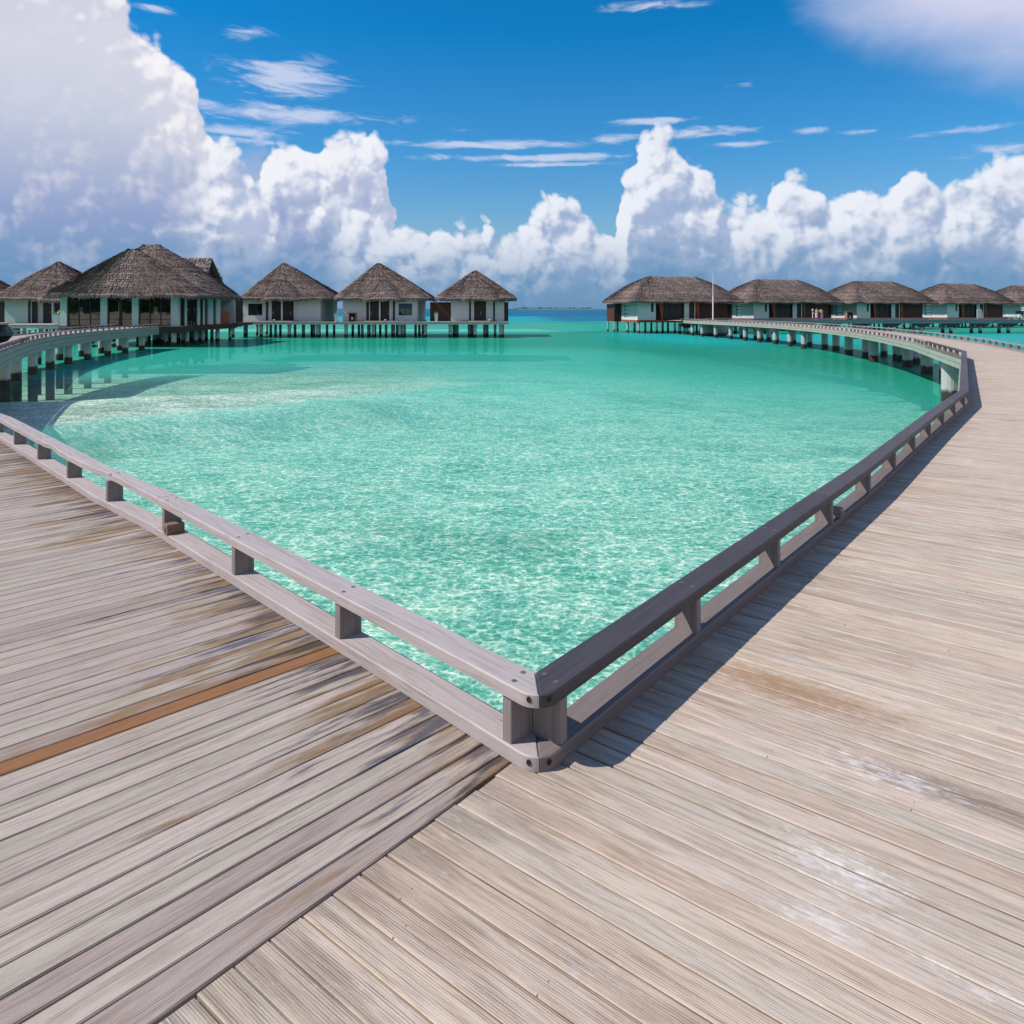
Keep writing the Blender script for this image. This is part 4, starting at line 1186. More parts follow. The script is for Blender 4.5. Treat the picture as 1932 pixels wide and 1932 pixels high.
hc = square_hut('smaller pointed thatched hut at the end of the platform with a single door', 93.4, z2(1482), z2(1828), z2(1368, 92.3), z2(1912, 92.3), z2(1640, 97.5), 6.66, (z2(1522, 92), z2(1832, 92), z2(1680, 94), 5.32, 0),
    [('wall', z2(1482), z2(1600)), ('post', z2(1600), z2(1612)), ('wall', z2(1612), z2(1632)), ('door', z2(1632), z2(1710), z2(1675)), ('wall', z2(1711), z2(1757)), ('post', z2(1758), z2(1768)), ('wall', z2(1769), z2(1828)),
     ('step', z2(1560), z2(1780)), ('pstep', z2(1600), z2(1740))], depth=7.5, seed=23)
xo = hc.location.x
slat_screen(hc, z2(1342) - xo, z2(1480) - xo, .4, .45, .03, 2.45, M['screen'], pitch=.16)
box(hc, 'side_screen', M['darkbrown'], z2(1829) - xo, z2(1856) - xo, .3, .4, .02, 2.45)

# ------------------------------------------------------------------ glazed pavilion
PX = lambda z, Y: X_(z * .3313, Y)
pav = thing('thatched_pavilion', 'large thatched pavilion with full-height glazing between white columns, biggest roof on the left', 'pavilion', (-35, 69, 0))
po = pav.location
def pb(name, mat, x0, x1, y0, y1, z0, z1, parent=None, label=None):
    mb = MB(offs(pav), rnd=rc()); mb.box(x0, x1, y0, y1, z0, z1); return mb.build(name, mat, parent or pav, label=label)
Yp = 69.2
for a, b_ in ((453, 503), (757, 807), (995, 1043), (1288, 1343)): pb('column', M['plaster'], PX(a, Yp), PX(b_, Yp), Yp, Yp + .5, .0, 2.85)
def glazing(z0_, z1_, cols, transom=.62, door_=False):
    a, b_ = PX(z0_, Yp), PX(z1_, Yp); y = Yp + .22
    mb = MB(offs(pav)); fr = .07
    for q in ((a, a + fr, 0, 2.85), (b_ - fr, b_, 0, 2.85), (a + fr, b_ - fr, 2.68, 2.85), (a + fr, b_ - fr, 0, .07)): mb.box(q[0], q[1], y - .05, y + .05, q[2], q[3])
    w = mb.build('window', M['dark'], pav)
    for k in range(1, cols):
        xx = a + (b_ - a) * k / cols; wd = .035 if not door_ or k != cols // 2 else .14
        mb = MB(offs(pav)); mb.box(xx - wd, xx + wd, y - .04, y + .04, .07, 2.68); mb.build('mullion', M['dark'], w)
    mb = MB(offs(pav)); mb.box(a + fr, b_ - fr, y - .045, y - .005, transom - .025, transom + .025); mb.build('transom', M['dark'], w)
    for k in range(cols):
        mb = MB(offs(pav)); mb.box(a + (b_ - a) * k / cols + .04, a + (b_ - a) * (k + 1) / cols - .04, y, y + .01, .07, 2.68); mb.build('pane', M['glass'], w)
    return w
glazing(504, 756, 3); g2 = glazing(808, 994, 2, door_=True); glazing(1044, 1287, 3)
mb = MB(offs(pav)); mb.tube((PX(893, Yp), Yp + .10, .75), (PX(893, Yp), Yp + .10, 2.25), .03); mb.build('door_handle', M['tan'], g2)
# room behind the glass
pb('floor', M['tan'], PX(453, Yp), PX(1330, Yp), Yp + .5, 84, -.05, .0)
pb('inner_wall', M['block'], PX(453, Yp) - .2, PX(1343, Yp) - .1, 76, 76.2, 0, 2.9)
pb('wall', M['plaster'], PX(453, Yp) - .3, PX(453, Yp) - .1, 69.8, 84, 0, 2.9)
pb('ceiling', M['dark'], PX(453, Yp), PX(1343, Yp) - .3, Yp + .5, 84, 2.86, 2.92)
for a, b_, zt in ((505, 585, 1.35), (600, 750, 1.05), (820, 990, 1.0), (1050, 1130, .95), (1150, 1285, 1.1)):
    mb = MB(offs(pav)); xa, xb = PX(a, 71.5), PX(b_, 71.5)
    mb.slab([(xa, 71.2), (xb, 71.2), (xb, 73), (xa, 73)], .0, zt, .18); mb.build('counter', M['tan'], pav)
for a, b_ in ((597, 628), (1162, 1192)):
    mb = MB(offs(pav)); mb.lathe((PX(a, 70.6) + PX(b_, 70.6)) / 2, 70.6, [(.2, 1.05), (.21, 1.1), (.21, 1.75), (.2, 1.78)], 14); mb.build('lantern', M['whitepaint'], pav)
# lettering plate on the third column (too small to read in the photograph)
mb = MB(offs(pav)); rg = random.Random(4)
for zz in (2.04, 1.93):
    x = PX(1004, Yp) + (.0 if zz > 2 else .0)
    while x < PX(1038, Yp): w = rg.uniform(.03, .07); mb.box(x, x + w, Yp - .006, Yp - .002, zz, zz + .055); x += w + .03
mb.build('lettering', flat('grey_blue_lettering', (.10, .16, .20), .6), pav)
# side wall that turns back on the right
xs_ = -30.95
for (za, zb, kind_) in ((1347, 1398, 'louvre'), (1398, 1411, 'white'), (1412, 1490, 'glass'), (1490, 1511, 'white'), (1512, 1533, 'louvre'), (1533, 1546, 'white'), (1547, 1571, 'dark'), (1572, 1610, 'white'), (1611, 1631, 'dark'), (1632, 1663, 'white')):
    # distance along the side wall from the picture column, the wall running straight back
    def yat(z): return max(69.72, xs_ * 1860 / (z * .3313 - 1280))
    ya, yb = yat(za), yat(zb)
    if kind_ == 'white': pb('wall', M['plaster'], xs_ - .3, xs_, ya, yb, .0, 2.85)
    elif kind_ == 'dark': pb('wall_recess', M['dark'], xs_ - .3, xs_ - .15, ya, yb, .0, 2.85)
    elif kind_ == 'glass':
        w = pb('window', M['dark'], xs_ - .16, xs_ - .06, ya, yb, 2.7, 2.85)
        pb('pane', M['glass'], xs_ - .12, xs_ - .11, ya + .05, yb - .05, .05, 2.7, w)
        for k in range(4): q = ya + (yb - ya) * k / 3; pb('mullion', M['dark'], xs_ - .15, xs_ - .07, q - .04, q + .04, 0, 2.7, w)
    else:
        q = ya; 
        while q < yb - .08: pb('louvre', M['darkbrown'], xs_ - .2, xs_ - .02, q, q + .06, .0, 2.85); q += .17
pb('deck_fascia', M['darkbrown'], PX(1048, 68.6), -30.4, 68.5, 68.6, -.62, -.04)
pb('deck_fascia', M['darkbrown'], -30.4, -30.3, 68.5, 82, -.50, -.04)
pb('floor_slab', M['bearer'], PX(440, 68.6), -30.42, 68.62, 84, -.4, -.06)
pb('wall', M['plaster'], -44, -31.3, 84, 84.2, 0, 2.9)
pb('deck_edge', M['palewood'], PX(1048, 68.6), -30.3, 68.48, 69.15, -.035, .0)
bal = pb('balcony_screen', M['darkbrown'], X_(150 + 1583 * .2329, 80), X_(150 + 1728 * .2329, 80), 79.6, 79.75, -.25, 1.35, label='brown boarded balcony parapet')
pb('balcony_screen', M['redbrown'], X_(150 + 1728 * .2329, 80) + .002, X_(150 + 1728 * .2329, 80) + .12, 79.6, 82, -.25, 1.35)
pb('wall_recess', M['dark'], X_(150 + 1725 * .2329, 86), X_(150 + 1890 * .2329, 86), 88, 88.2, 0, 2.9)
pb('deck_slab', M['bearer'], -31, X_(590, 86), 83, 89, -.3, 0)
for zx, zy in ((1082, 915), (1168, 890), (1313, 915), (1475, 895), (1518, 880), (1230, 880), (1557, 870), (1645, 878), (1600, 868), (1345, 872), (1400, 868), (1280, 872), (1440, 868), (1125, 872), (1190, 872)):
    px, py_ = zx * .3313, 560 + zy * .3313; Y = max(69.0, 6566 / (py_ + 4 - 772)); Y = min(Y, 84)
    lp(pav, cap_pile if zy > 880 else small_pile, X_(px, Y) - po.x, Y - po.y, sc=(1, 1, 1))
for i in range(7):
    for j in range(4): lp(pav, small_pile, -43 + i * 2 - po.x, 71 + j * 3.6 - po.y)
# roofs (local frame of the pavilion)
lx = lambda x: x - po.x
ly = lambda y: y - po.y
roof(pav, Roof(lx(-42.9), lx(-28.6), ly(67.5), ly(71.6), 2.82, lx(-36.0), lx(-35.6), ly(70.3), 7.36, cr=.5, seed=31, sag=.02))
roof(pav, Roof(lx(-43.2), lx(-28.6), ly(70.9), ly(79.0), 2.88, lx(-37.1), lx(-36.0), ly(75.4), 8.2, cr=.4, seed=32, sag=.05), 'rear_roof')
roof(pav, Roof(lx(-40), lx(-31.6), ly(78.5), ly(86), 2.75, lx(-35.5), lx(-35.5), ly(82.2), 6.0, cr=1.0, seed=33, sag=.04), 'rear_roof')
def gable(root, x0, x1, yf, yb, ze, zr, seed):
    """saddle dormer with its open end to the right"""
    rg = random.Random(seed); yc = (yf + yb) / 2
    mb = MB(offs(root)); tb = MB(offs(root))
    for sgn, y in ((-1, yf), (1, yb)):
        a, b_, c, d = (x0, y, ze), (x1 + .35, y, ze), (x1, yc, zr), (x0, yc, zr)
        q = [a, b_, c, d]
        mb.quad(q if sgn < 0 else q[::-1], [(0, 0), (x1 - x0, 0), (x1 - x0, 3), (0, 3)])
        q2 = [(p[0], p[1], p[2] - .22) for p in q]; mb.quad(q2[::-1] if sgn < 0 else q2, [(0, 0), (x1 - x0, 0), (x1 - x0, 3), (0, 3)])
        mb.quad([b_, (b_[0], b_[1], b_[2] - .22), (c[0], c[1], c[2] - .22), c]); mb.quad([a, b_, (b_[0], b_[1], b_[2] - .22), (a[0], a[1], a[2] - .22)])
        sl = hypot(zr - ze, yc - yf)
        for r_ in range(int(sl / .28) + 1):
            for k in range(int((x1 - x0) / .16)):
                v = min(1, r_ * .28 / sl); x = x0 + (x1 - x0 + .3 * (1 - v)) * rg.random()
                P = Vector((x, y + (yc - y) * v, ze + (zr - ze) * v)); Dn = Vector((0, y - yc, ze - zr)).normalized(); U = Vector((0, sgn * (zr - ze), abs(yc - y))).normalized()
                w = rg.uniform(.05, .12); t_ = P - Dn * .2 + U * .03; e_ = P + Dn * rg.uniform(.1, .3) + U * rg.uniform(.05, .12)
                tb.quad([(t_.x - w, t_.y, t_.z), (t_.x + w, t_.y, t_.z), (e_.x + w, e_.y, e_.z), (e_.x - w, e_.y, e_.z)], [(x, v * 3 + .5), (x + .2, v * 3 + .5), (x + .2, v * 3), (x, v * 3)], (rg.random(), rg.random(), 0))
    o = mb.build('dormer_roof', M['thatch'], root); tb.build('thatch_tufts', M['thatch'], o, kind='stuff')
    mb = MB(offs(root)); mb.quad([(x1 - .35, yf + .2, ze), (x1 - .35, yb - .2, ze), (x1 - .35, yc, zr - .25)]); mb.build('gable_infill', M['dark'], o)
gable(pav, X_(445, 79), X_(530, 79), 76.6, 81.4, 4.3, 7.0, 5)

# hut at the far left edge
h0 = thing('thatched_hut', 'broad thatched hut with plain white wall at the left edge beside the pavilion', 'hut', (-52, 82, 0), 0)
ho = h0.location; Y0 = 82.7
def hb(name, mat, z0_, z1_, dy0, dy1, a, b_): return box(h0, name, mat, X_(z0_ * .3313, Y0) - ho.x, X_(z1_ * .3313, Y0) - ho.x, Y0 + dy0 - ho.y, Y0 + dy1 - ho.y, a, b_)
hb('wall', M['plaster'], 35, 214, 0, .2, 0, 2.8); hb('post', M['dark'], 214, 231, -.05, .1, 0, 2.8); hb('wall', M['plaster'], 231, 238, 0, .2, 0, 2.8)
hb('door', M['dark'], 238, 272, .1, .2, 0, 2.4); hb('wall', M['plaster'], 238, 272, .1, .2, 2.403, 2.8); hb('wall', M['plaster'], 272, 315, .3, .5, 0, 2.8); hb('door', M['dark'], 316, 392, .2, .3, 0, 2.8)
hb('post', M['whitepaint'], 392, 403, -.05, .1, 0, 2.8); hb('door', M['dark'], 404, 452, .2, .3, 0, 2.8); hb('wall', M['plaster'], 35, 60, .2, 9, 0, 2.8)
hb('floor_slab', M['bearer'], -200, 455, -.2, 9, -.34, -.003)
slat_screen(h0, X_(-30, Y0) - ho.x, X_(33 * .3313, Y0) - ho.x, .9, .95, .03, 2.4, M['dark'], pitch=.17, back=True)
roof(h0, Roof(X_(0 * .3313, 81.5) - ho.x - 1.2, X_(565 * .3313, 81.5) - ho.x, -1.0, 11.5, 2.75, X_(460 * .3313, 88) - ho.x, X_(460 * .3313, 88) - ho.x, 5.6, 7.2, cr=1.2, seed=41, sag=.03))
roof(h0, Roof(X_(250 * .3313, 80.5) - ho.x, X_(500 * .3313, 80.5) - ho.x, -1.6, 3.5, 2.55, X_(385 * .3313, 83) - ho.x, X_(385 * .3313, 83) - ho.x, 1.2, 4.55, cr=1.2, seed=42, sag=.06), 'porch_roof')
for i in range(5):
    for j in range(3): lp(h0, small_pile, -9 + i * 3.3, 1 + j * 4)
h00 = thing('thatched_hut', 'thatched hut showing only a roof tip at the left border', 'hut', (-66, 90, 0), 0)
roof(h00, Roof(-8, 2.6, -1, 11, 2.8, -3, -3, 5, 7, cr=1.2, seed=43), tuft=.7)
mb = MB(); mb.box(-6, 1.0, 0, 9, -.3, 2.8); mb.build('wall', M['plaster'], h00)
for i in range(3): lp(h00, small_pile, -5 + i * 2.6, 1)
# its terrace
ter = thing('jetty', 'pale terrace with a green edge beam at the left border beside the pavilion', 'jetty', (-48, 75, 0))
jetty_part(ter, X_(-60, 75), X_(453 * .3313, 75) - .05, 75.0, 82.4, .36)
for i in range(6):
    for y in (76, 80): put(small_pile, 'pile', X_(-40, 75) + i * 2.6, y, 0, ter)

# ------------------------------------------------------------------ villas on the right
def villa(label):
    h = thing('thatched_villa', label, 'villa', (17.9, 106, 0), R(13.5), 'long thatched villas on the right')
    DW, H = 14.6, 2.75
    fl = box(h, 'floor_beam', M['redbrown'], -.05, DW + .3, -.05, 9.1, -.34, -.002)
    # left side wall with a stack of small panes (local x = 0 plane) and front wall
    mb = MB(); mb.box(0, .2, .0, 3.3, 0, H); mb.box(0, .2, 4.9, 8.9, 0, H); mb.box(.2, DW, 8.7, 8.9, 0, H); mb.box(0, .2, 3.3, 4.9, 0, .35); mb.build('wall', M['plaster'], h)
    mb = MB()
    for zz in (.35, .88, 1.42, 1.96, 2.5): mb.box(.02, .12, 3.3, 4.9, zz, zz + .07)
    mb.box(.02, .12, 3.3, 3.38, .35, H); mb.box(.02, .12, 4.82, 4.9, .35, H)
    w = mb.build('window', M['dark'], h)
    for k in range(4):
        mb = MB(); mb.box(.06, .07, 3.38, 4.82, .43 + k * .54, .87 + k * .54); mb.build('pane', M['whiteglass'], w)
    mb = MB(); mb.box(.2, 2.05, 0, .2, 0, H); mb.box(2.45, 2.8, 0, .2, 0, H); mb.box(2.05, 2.45, 0, .2, 0, 1.15); mb.build('wall', M['plaster'], h)
    wn = box(h, 'window', M['dark'], 2.05, 2.45, .08, .16, 1.15, H)
    # open terrace: dark recess with a tapering red-brown fin, white posts
    mb = MB(); mb.box(2.8, 13.2, 2.2, 2.35, 0, H); mb.box(2.8, 2.95, .2, 2.2, 0, H); mb.build('wall_recess', M['darkbrown'], h)
    mb = MB(); mb.box(3.2, 7.1, .3, .36, .05, H - .12); f = mb.build('folding_door', M['dark'], h)
    for k in range(5):
        mb = MB(); mb.box(3.2 + k * .93, 3.26 + k * .93, .25, .298, .05, H - .12); mb.build('door_stile', M['darkbrown'], f)
    def fin(x, w=.55):
        mb = MB(); pts = [(x - .12, 0), (x + .12, 0), (x + .14, H), (x - w, H)]
        q0 = [(a, -.12, z) for a, z in pts]; q1 = [(a, .12, z) for a, z in pts]
        mb.quad(q0, [(z, a) for a, z in pts]); mb.quad(q1[::-1], [(z, a) for a, z in pts[::-1]])
        for i in range(4):
            j = (i + 1) % 4; mb.quad([q0[i], q1[i], q1[j], q0[j]], [(0, 0), (0, .2), (2, .2), (2, 0)])
        mb.build('fin_post', M['redbrown'], h)
    fin(3.75); fin(9.4, .42)
    box(h, 'wall', M['plaster'], 7.25, 8.0, .02, .2, 0, H); box(h, 'wall', M['plaster'], 8.85, 9.0, .02, .2, 0, H)
    box(h, 'door', M['dark'], 8.0, 8.85, .1, .16, 0, H)
    slat_screen(h, 9.7, 14.4, .5, .55, .02, 2.6, M['screen'], pitch=.155)
    # bathroom box of slats at the left rear
    slat_screen(h, -1.15, -1.1, 6.2, 9.4, -.28, 2.35, M['screen'], pitch=.12)
    slat_screen(h, -1.05, -.02, 6.2, 6.25, -.28, 2.35, M['screen'], pitch=.12, back=True)
    roof(h, Roof(-1.85, DW + 1.9, -1.25, 10.1, 2.68, 3.9, DW - 3.6, 4.4, 6.55, cr=.7, seed=61, sag=.10), tuft=.9)
    for i in range(6):
        for j in range(3): lp(h, small_pile, .3 + i * 2.8, .3 + j * 4.1)
    for y in (6.4, 9.2): lp(h, small_pile, -1.0, y, sc=(.7, .7, 1))
    return h
M['whiteglass'] = flat('frosted_pane', (.66, .72, .72), .25, .05)
v1 = villa('thatched villa nearest the open sea, with a slatted box at its left end')
labs = ['second thatched villa, partly hidden behind the pale pole', 'third thatched villa, with two people standing in front of its left wall', 'fourth thatched villa from the open sea, with a grey board leaning by its post', 'last thatched villa, cut off by the right edge of the picture']
for (px, Y, rz), lb in zip(((1884, 117.5, 16), (2142, 124.5, 17), (2368, 137.0, 18), (2551, 149.5, 18)), labs):
    c = copy_tree(v1); c.location = (X_(px, Y), Y, 0); c.rotation_euler = (0, 0, R(rz)); c['label'] = lb

# second boardwalk in front of the villas
B2 = [(22.6, 100.6), (30, 103.5), (40, 105.0), (52, 105.8), (66, 106.5), (84, 108.5), (110, 112)]
P2 = Path(B2, -1)
walk2 = thing('boardwalk', 'straight timber boardwalk running right in front of the villas', 'boardwalk', (40, 105, 0), kind='structure')
mb = MB(offs(walk2)); s = 0.0
while s < P2.L - .1:
    w = .19; add_plank(mb, P2.at(s, 0), P2.at(s, 2.6), P2.at(s + w, 0), P2.at(s + w, 2.6), .01, tone(rd), 0, 0); s += w
mb.build('plank_rows', M['plank_r'], walk2, kind='stuff')
under(P2, walk2, .05, P2.L - .1)
fascia(P2, walk2, M['fascia_l'], .1, P2.L, -.05, .50, 2)
s = 1.5
while s < P2.L - 2:
    for o in (.4, 2.2):
        p = P2.at(s, o); put(PMb, 'pile', p.x, p.y, 0, walk2)
    # haunched cross head
    p, d = P2.at(s, .2), P2.dir(s); a = atan2(d.y, d.x)
    mb = MB(); q = [(-1.5, -.5), (-.45, -1.0), (.45, -1.0), (1.5, -.5)]
    for sy, flip in ((-.15, 0), (.15, 1)):
        f = [(x_, sy, z_) for x_, z_ in q]; mb.quad(f[::-1] if flip else f)
    mb.quad([(q[0][0], -.15, q[0][1]), (q[0][0], .15, q[0][1]), (q[1][0], .15, q[1][1]), (q[1][0], -.15, q[1][1])][::-1])
    mb.quad([(q[1][0], -.15, q[1][1]), (q[1][0], .15, q[1][1]), (q[2][0], .15, q[2][1]), (q[2][0], -.15, q[2][1])][::-1])
    mb.quad([(q[2][0], -.15, q[2][1]), (q[2][0], .15, q[2][1]), (q[3][0], .15, q[3][1]), (q[3][0], -.15, q[3][1])][::-1])
    o_ = mb.build('haunch', M['bearer'], walk2); o_.location = (p.x - walk2.location.x, p.y - walk2.location.y, 0); o_.rotation_euler = (0, 0, a)
    s += 4.4
r2 = thing('railing', 'low railing along the near side of the straight boardwalk before the villas', 'railing', (40, 105, 0))
railing(r2, P2, .3, P2.L - 1, 0.0, M['rail_far'], M['rail_far'], caps=0, spacing=1.4)
r3 = thing('railing', 'low railing along the villa side of the straight boardwalk', 'railing', (40, 107, 0))
railing(r3, P2, 6, P2.L - 1, 2.6, M['rail_far'], M['rail_far'], caps=0, spacing=1.4)
# landing where the two boardwalks meet, with its round concrete tank
land = thing('jetty', 'landing where the curved boardwalk reaches the first villa', 'jetty', (26, 101, 0))
mb = MB(offs(land))
for k in range(36): mb.box(23.1 + k * .145, 23.1 + k * .145 + .138, 100.4, 106.2, -.045, -.003, rc())
mb.build('deck_boards', M['palewood'], land, kind='stuff')
mb = MB(offs(land)); mb.box(23.1, 28.3, 100.45, 106.2, -.30, -.05); mb.build('bearer', M['bearer'], land)
for x in (23.6, 26, 28): put(small_pile, 'pile', x, 102, 0, land)
tank = thing('concrete_tank', 'round brown concrete tank under the landing by the first villa', 'tank', (X_(1795, 95.5), 96.5, WZ))
mb = MB(offs(tank)); mb.lathe(X_(1795, 95.5), 96.5, [(.9, -3.2), (1.15, -2.0), (1.3, -1.2), (1.3, -.40)], 28, sx=1.15); mb.build('tank_shell', M['conc_brown'], tank, smooth=False)

# ------------------------------------------------------------------ small things
def planter(x, y, label, h=1.0, r_=.30, seed=1, zt=.55):
    t_ = thing('planter', label, 'planter', (x, y, 0), 0, 'tapered white planters before the huts')
    mb = MB(); mb.lathe(0, 0, [(r_ * .58, .002), (r_ * .62, .05), (r_, h), (r_ * .92, h), (r_ * .9, h - .06)], 4, ph=pi / 4 + .1, cap=False)
    mb.quad([(r_ * .9 * cos(pi / 4 + .1 + k * pi / 2), r_ * .9 * sin(pi / 4 + .1 + k * pi / 2), h - .06) for k in range(4)])
    mb.build('pot', M['whitepaint'], t_)
    rg = random.Random(seed)
    for k in range(16):
        a = rg.uniform(0, 2 * pi); L = rg.uniform(.38, .62) * zt / .55; el = rg.uniform(.5, 1.35); w = .045
        mb = MB(); pts = []
        for i in range(5):
            t = i / 4; rr2 = L * t * cos(el) * (1 + .4 * t); z_ = h - .06 + L * t * sin(el) * (1 - .25 * t * t)
            pts.append((Vector((rr2 * cos(a), rr2 * sin(a), z_)), w * (1 - t) ** .6 + .004))
        sd_ = Vector((-sin(a), cos(a), 0))
        for (p, w0), (q, w1) in zip(pts, pts[1:]):
            mb.quad([tuple(p - sd_ * w0), tuple(p + sd_ * w0), tuple(q + sd_ * w1), tuple(q - sd_ * w1)])
        mb.build('leaf', M['leaf'], t_)
planter(X_(109, 73.5), 75.6, 'white tapered planter with a spiky plant between the left hut and the pavilion', 1.0, .42, 1, .75)
planter(X_(560 + 115 * .383, 90.4), 90.5, 'white planter at the pavilion end of the platform, before the first pointed hut', 1.0, .33, 2)
planter(X_(560 + 731 * .383, 90.4), 90.5, 'white planter standing in the gap between the first and second pointed huts', 1.0, .33, 3)
planter(X_(560 + 1385 * .383, 90.4), 90.5, 'white planter by the slatted screen of the smallest pointed hut', 1.0, .33, 4)
def bin_(x, y, rz, label, w=.9, h=1.15):
    t_ = thing('litter_bin', label, 'bin', (x, y, 0), rz)
    for nm, mt, a in (('side_panel', 'block', (-w / 2, -w / 2 + .06, -.3, .3, .003, h - .12)), ('side_panel', 'block', (w / 2 - .06, w / 2, -.3, .3, .003, h - .12)),
                      ('back_panel', 'darkbrown', (-w / 2 + .06, w / 2 - .06, .2, .26, .003, h - .12)), ('lid', 'block', (-w / 2 - .06, w / 2 + .06, -.36, .36, h - .118, h)),
                      ('liner', 'dark', (-w / 2 + .14, w / 2 - .14, -.16, .16, .003, h - .35)), ('plaque', 'whitepaint', (-.06, .06, -.30, -.285, .3, .55))):
        box(t_, nm, M[mt], *a)
bin_(X_(560 + 842 * .383, 92.2), 92.0, 0, 'open brown wooden bin against the white wall of the second pointed hut')
bin_(X_(1960 + 582 * .3106, 106.0), 105.9 + 2.4, R(8), 'brown wooden bin at the corner of the third villa', .95, 1.2)
for i, (zx, lb) in enumerate(((327, 'first hut'), (1053, 'second hut'), (1735, 'smallest hut'))):
    t_ = thing('deck_lamp', 'little grey lamp on the platform edge before the %s' % lb, 'lamp', (X_(560 + zx * .383, 90.15), 90.15, 0), 0, 'little lamps on the platform edge')
    mb = MB(); mb.lathe(0, 0, [(.09, .002), (.09, .2), (.05, .21)], 12); mb.build('lamp_body', M['rail_far'], t_)
    mb = MB(); mb.lathe(0, 0, [(.14, .212), (.14, .26), (.10, .30)], 12); mb.build('lamp_cap', M['whitepaint'], t_)
# pole on the landing
pole = thing('pole', 'thin pale pole rising in front of the first villa', 'pole', (X_(1783, 100.5), 100.6, 0))
mb = MB(offs(pole)); x0, y0 = pole.location.x, pole.location.y
mb.tube((x0, y0, .01), (x0, y0, 3.4), .09, .08, 12); mb.build('lower_tube', M['whitepaint'], pole)
mb = MB(offs(pole)); mb.tube((x0, y0, 3.4), (x0, y0, 6.38), .06, .035, 10); mb.build('upper_tube', M['whitepaint'], pole)
mb = MB(offs(pole)); mb.lathe(x0, y0, [(.2, .002), (.2, .03), (.11, .05)], 12); mb.build('foot_plate', M['metal'], pole)
# big black urn on the left boardwalk
uy = 33.6; ux = X_(3, uy) - .45
urn = thing('urn', 'big round black urn with a tan rim at the left edge of the picture', 'urn', (ux, uy, 0))
mb = MB(); mb.lathe(0, 0, [(.38, .003), (.62, .12), (.84, .38), (.86, .56), (.74, .78), (.6, .86)], 28); mb.build('urn_body', M['blackgloss'], urn, smooth=True)
mb = MB(); mb.lathe(0, 0, [(.60, .862), (.68, .90), (.66, .97), (.50, .98), (.48, .88)], 28); mb.build('rim', M['tan'], urn)

# people: one skinned body each, clothes as shells
def person(label, x, y, rz, h, skin, hair, cloth, pose):
    t_ = thing('person', label, 'person', (x, y, .0), rz)
    k = h / 1.7
    V = dict(pel=(0, 0, .93), wai=(0, 0, 1.08), che=(0, .01, 1.28), nek=(0, .01, 1.44), hed=(0, -.01, 1.55), top=(0, 0, 1.66),
             lh=(-.09, 0, .88), lk=(-.10, -.02, .48), la=(-.10, .02, .08), lt=(-.11, -.14, .03), rh=(.09, 0, .88), rk=(.10, -.03, .48), ra=(.11, .02, .08), rt=(.12, -.14, .03),
             ls=(-.17, .01, 1.38), rs=(.17, .01, 1.38))
    if pose == 'hands_up':      # shading the eyes / holding a camera
        V.update(le=(-.25, -.10, 1.18), lw=(-.10, -.24, 1.40), lf=(-.05, -.22, 1.46), re=(.26, -.08, 1.20), rw=(.12, -.22, 1.43), rf=(.06, -.2, 1.5))
    elif pose == 'push': V.update(le=(-.20, -.12, 1.14), lw=(-.20, -.36, 1.06), lf=(-.19, -.44, 1.06), re=(.20, -.12, 1.14), rw=(.20, -.36, 1.06), rf=(.19, -.44, 1.06))
    else: V.update(le=(-.24, .03, 1.12), lw=(-.23, -.04, .90), lf=(-.22, -.06, .80), re=(.24, .03, 1.12), rw=(.22, -.06, .90), rf=(.2, -.1, .82))
    Rr = dict(pel=.13, wai=.10, che=.125, nek=.05, hed=.085, top=.07, lh=.09, lk=.055, la=.035, lt=.03, rh=.09, rk=.055, ra=.035, rt=.03, ls=.055, rs=.055, le=.038, lw=.026, lf=.03, re=.038, rw=.026, rf=.03)
    Ed = [('pel', 'wai'), ('wai', 'che'), ('che', 'nek'), ('nek', 'hed'), ('hed', 'top'), ('pel', 'lh'), ('lh', 'lk'), ('lk', 'la'), ('la', 'lt'), ('pel', 'rh'), ('rh', 'rk'), ('rk', 'ra'), ('ra', 'rt'),
          ('che', 'ls'), ('ls', 'le'), ('le', 'lw'), ('lw', 'lf'), ('che', 'rs'), ('rs', 're'), ('re', 'rw'), ('rw', 'rf')]
    ks = list(V); me = bpy.data.meshes.new('body')
    me.from_pydata([tuple(c * k for c in V[q]) for q in ks], [(ks.index(a), ks.index(b_)) for a, b_ in Ed], [])
    me.materials.append(M[skin]); o = bpy.data.objects.new('body', me); link(o, t_)
    o.modifiers.new('skin', 'SKIN')
    lay = me.skin_vertices[0] if me.skin_vertices else None
    if lay is None:
        bpy.context.view_layer.objects.active = o; me.attributes
    if me.skin_vertices:
        for i, q in enumerate(ks): me.skin_vertices[0].data[i].radius = (Rr[q] * k, Rr[q] * k)
        me.skin_vertices[0].data[0].use_root = True
    ss_ = o.modifiers.new('sub', 'SUBSURF'); ss_.levels = 1; ss_.render_levels = 1
    # hair
    mb = MB(); mb.lathe(0, .02 * k, [(.095 * k, 1.50 * k), (.112 * k, 1.58 * k), (.10 * k, 1.67 * k), (.05 * k, 1.72 * k)], 12); mb.build('hair', M[hair], t_, smooth=True)
    for nm, mt, prof, sy in cloth:
        mb = MB(); mb.lathe(0, 0, [(a * k, b_ * k) for a, b_ in prof], 14, sy=sy, cap=False); mb.build(nm, M[mt], t_, smooth=True)
    return t_
M['skin1'] = flat('light_skin', (.45, .26, .18), .6); M['skin2'] = flat('tanned_skin', (.28, .14, .09), .6)
M['hair_b'] = flat('brown_hair', (.06, .035, .02), .6); M['hair_k'] = flat('black_hair', (.015, .012, .01), .5)
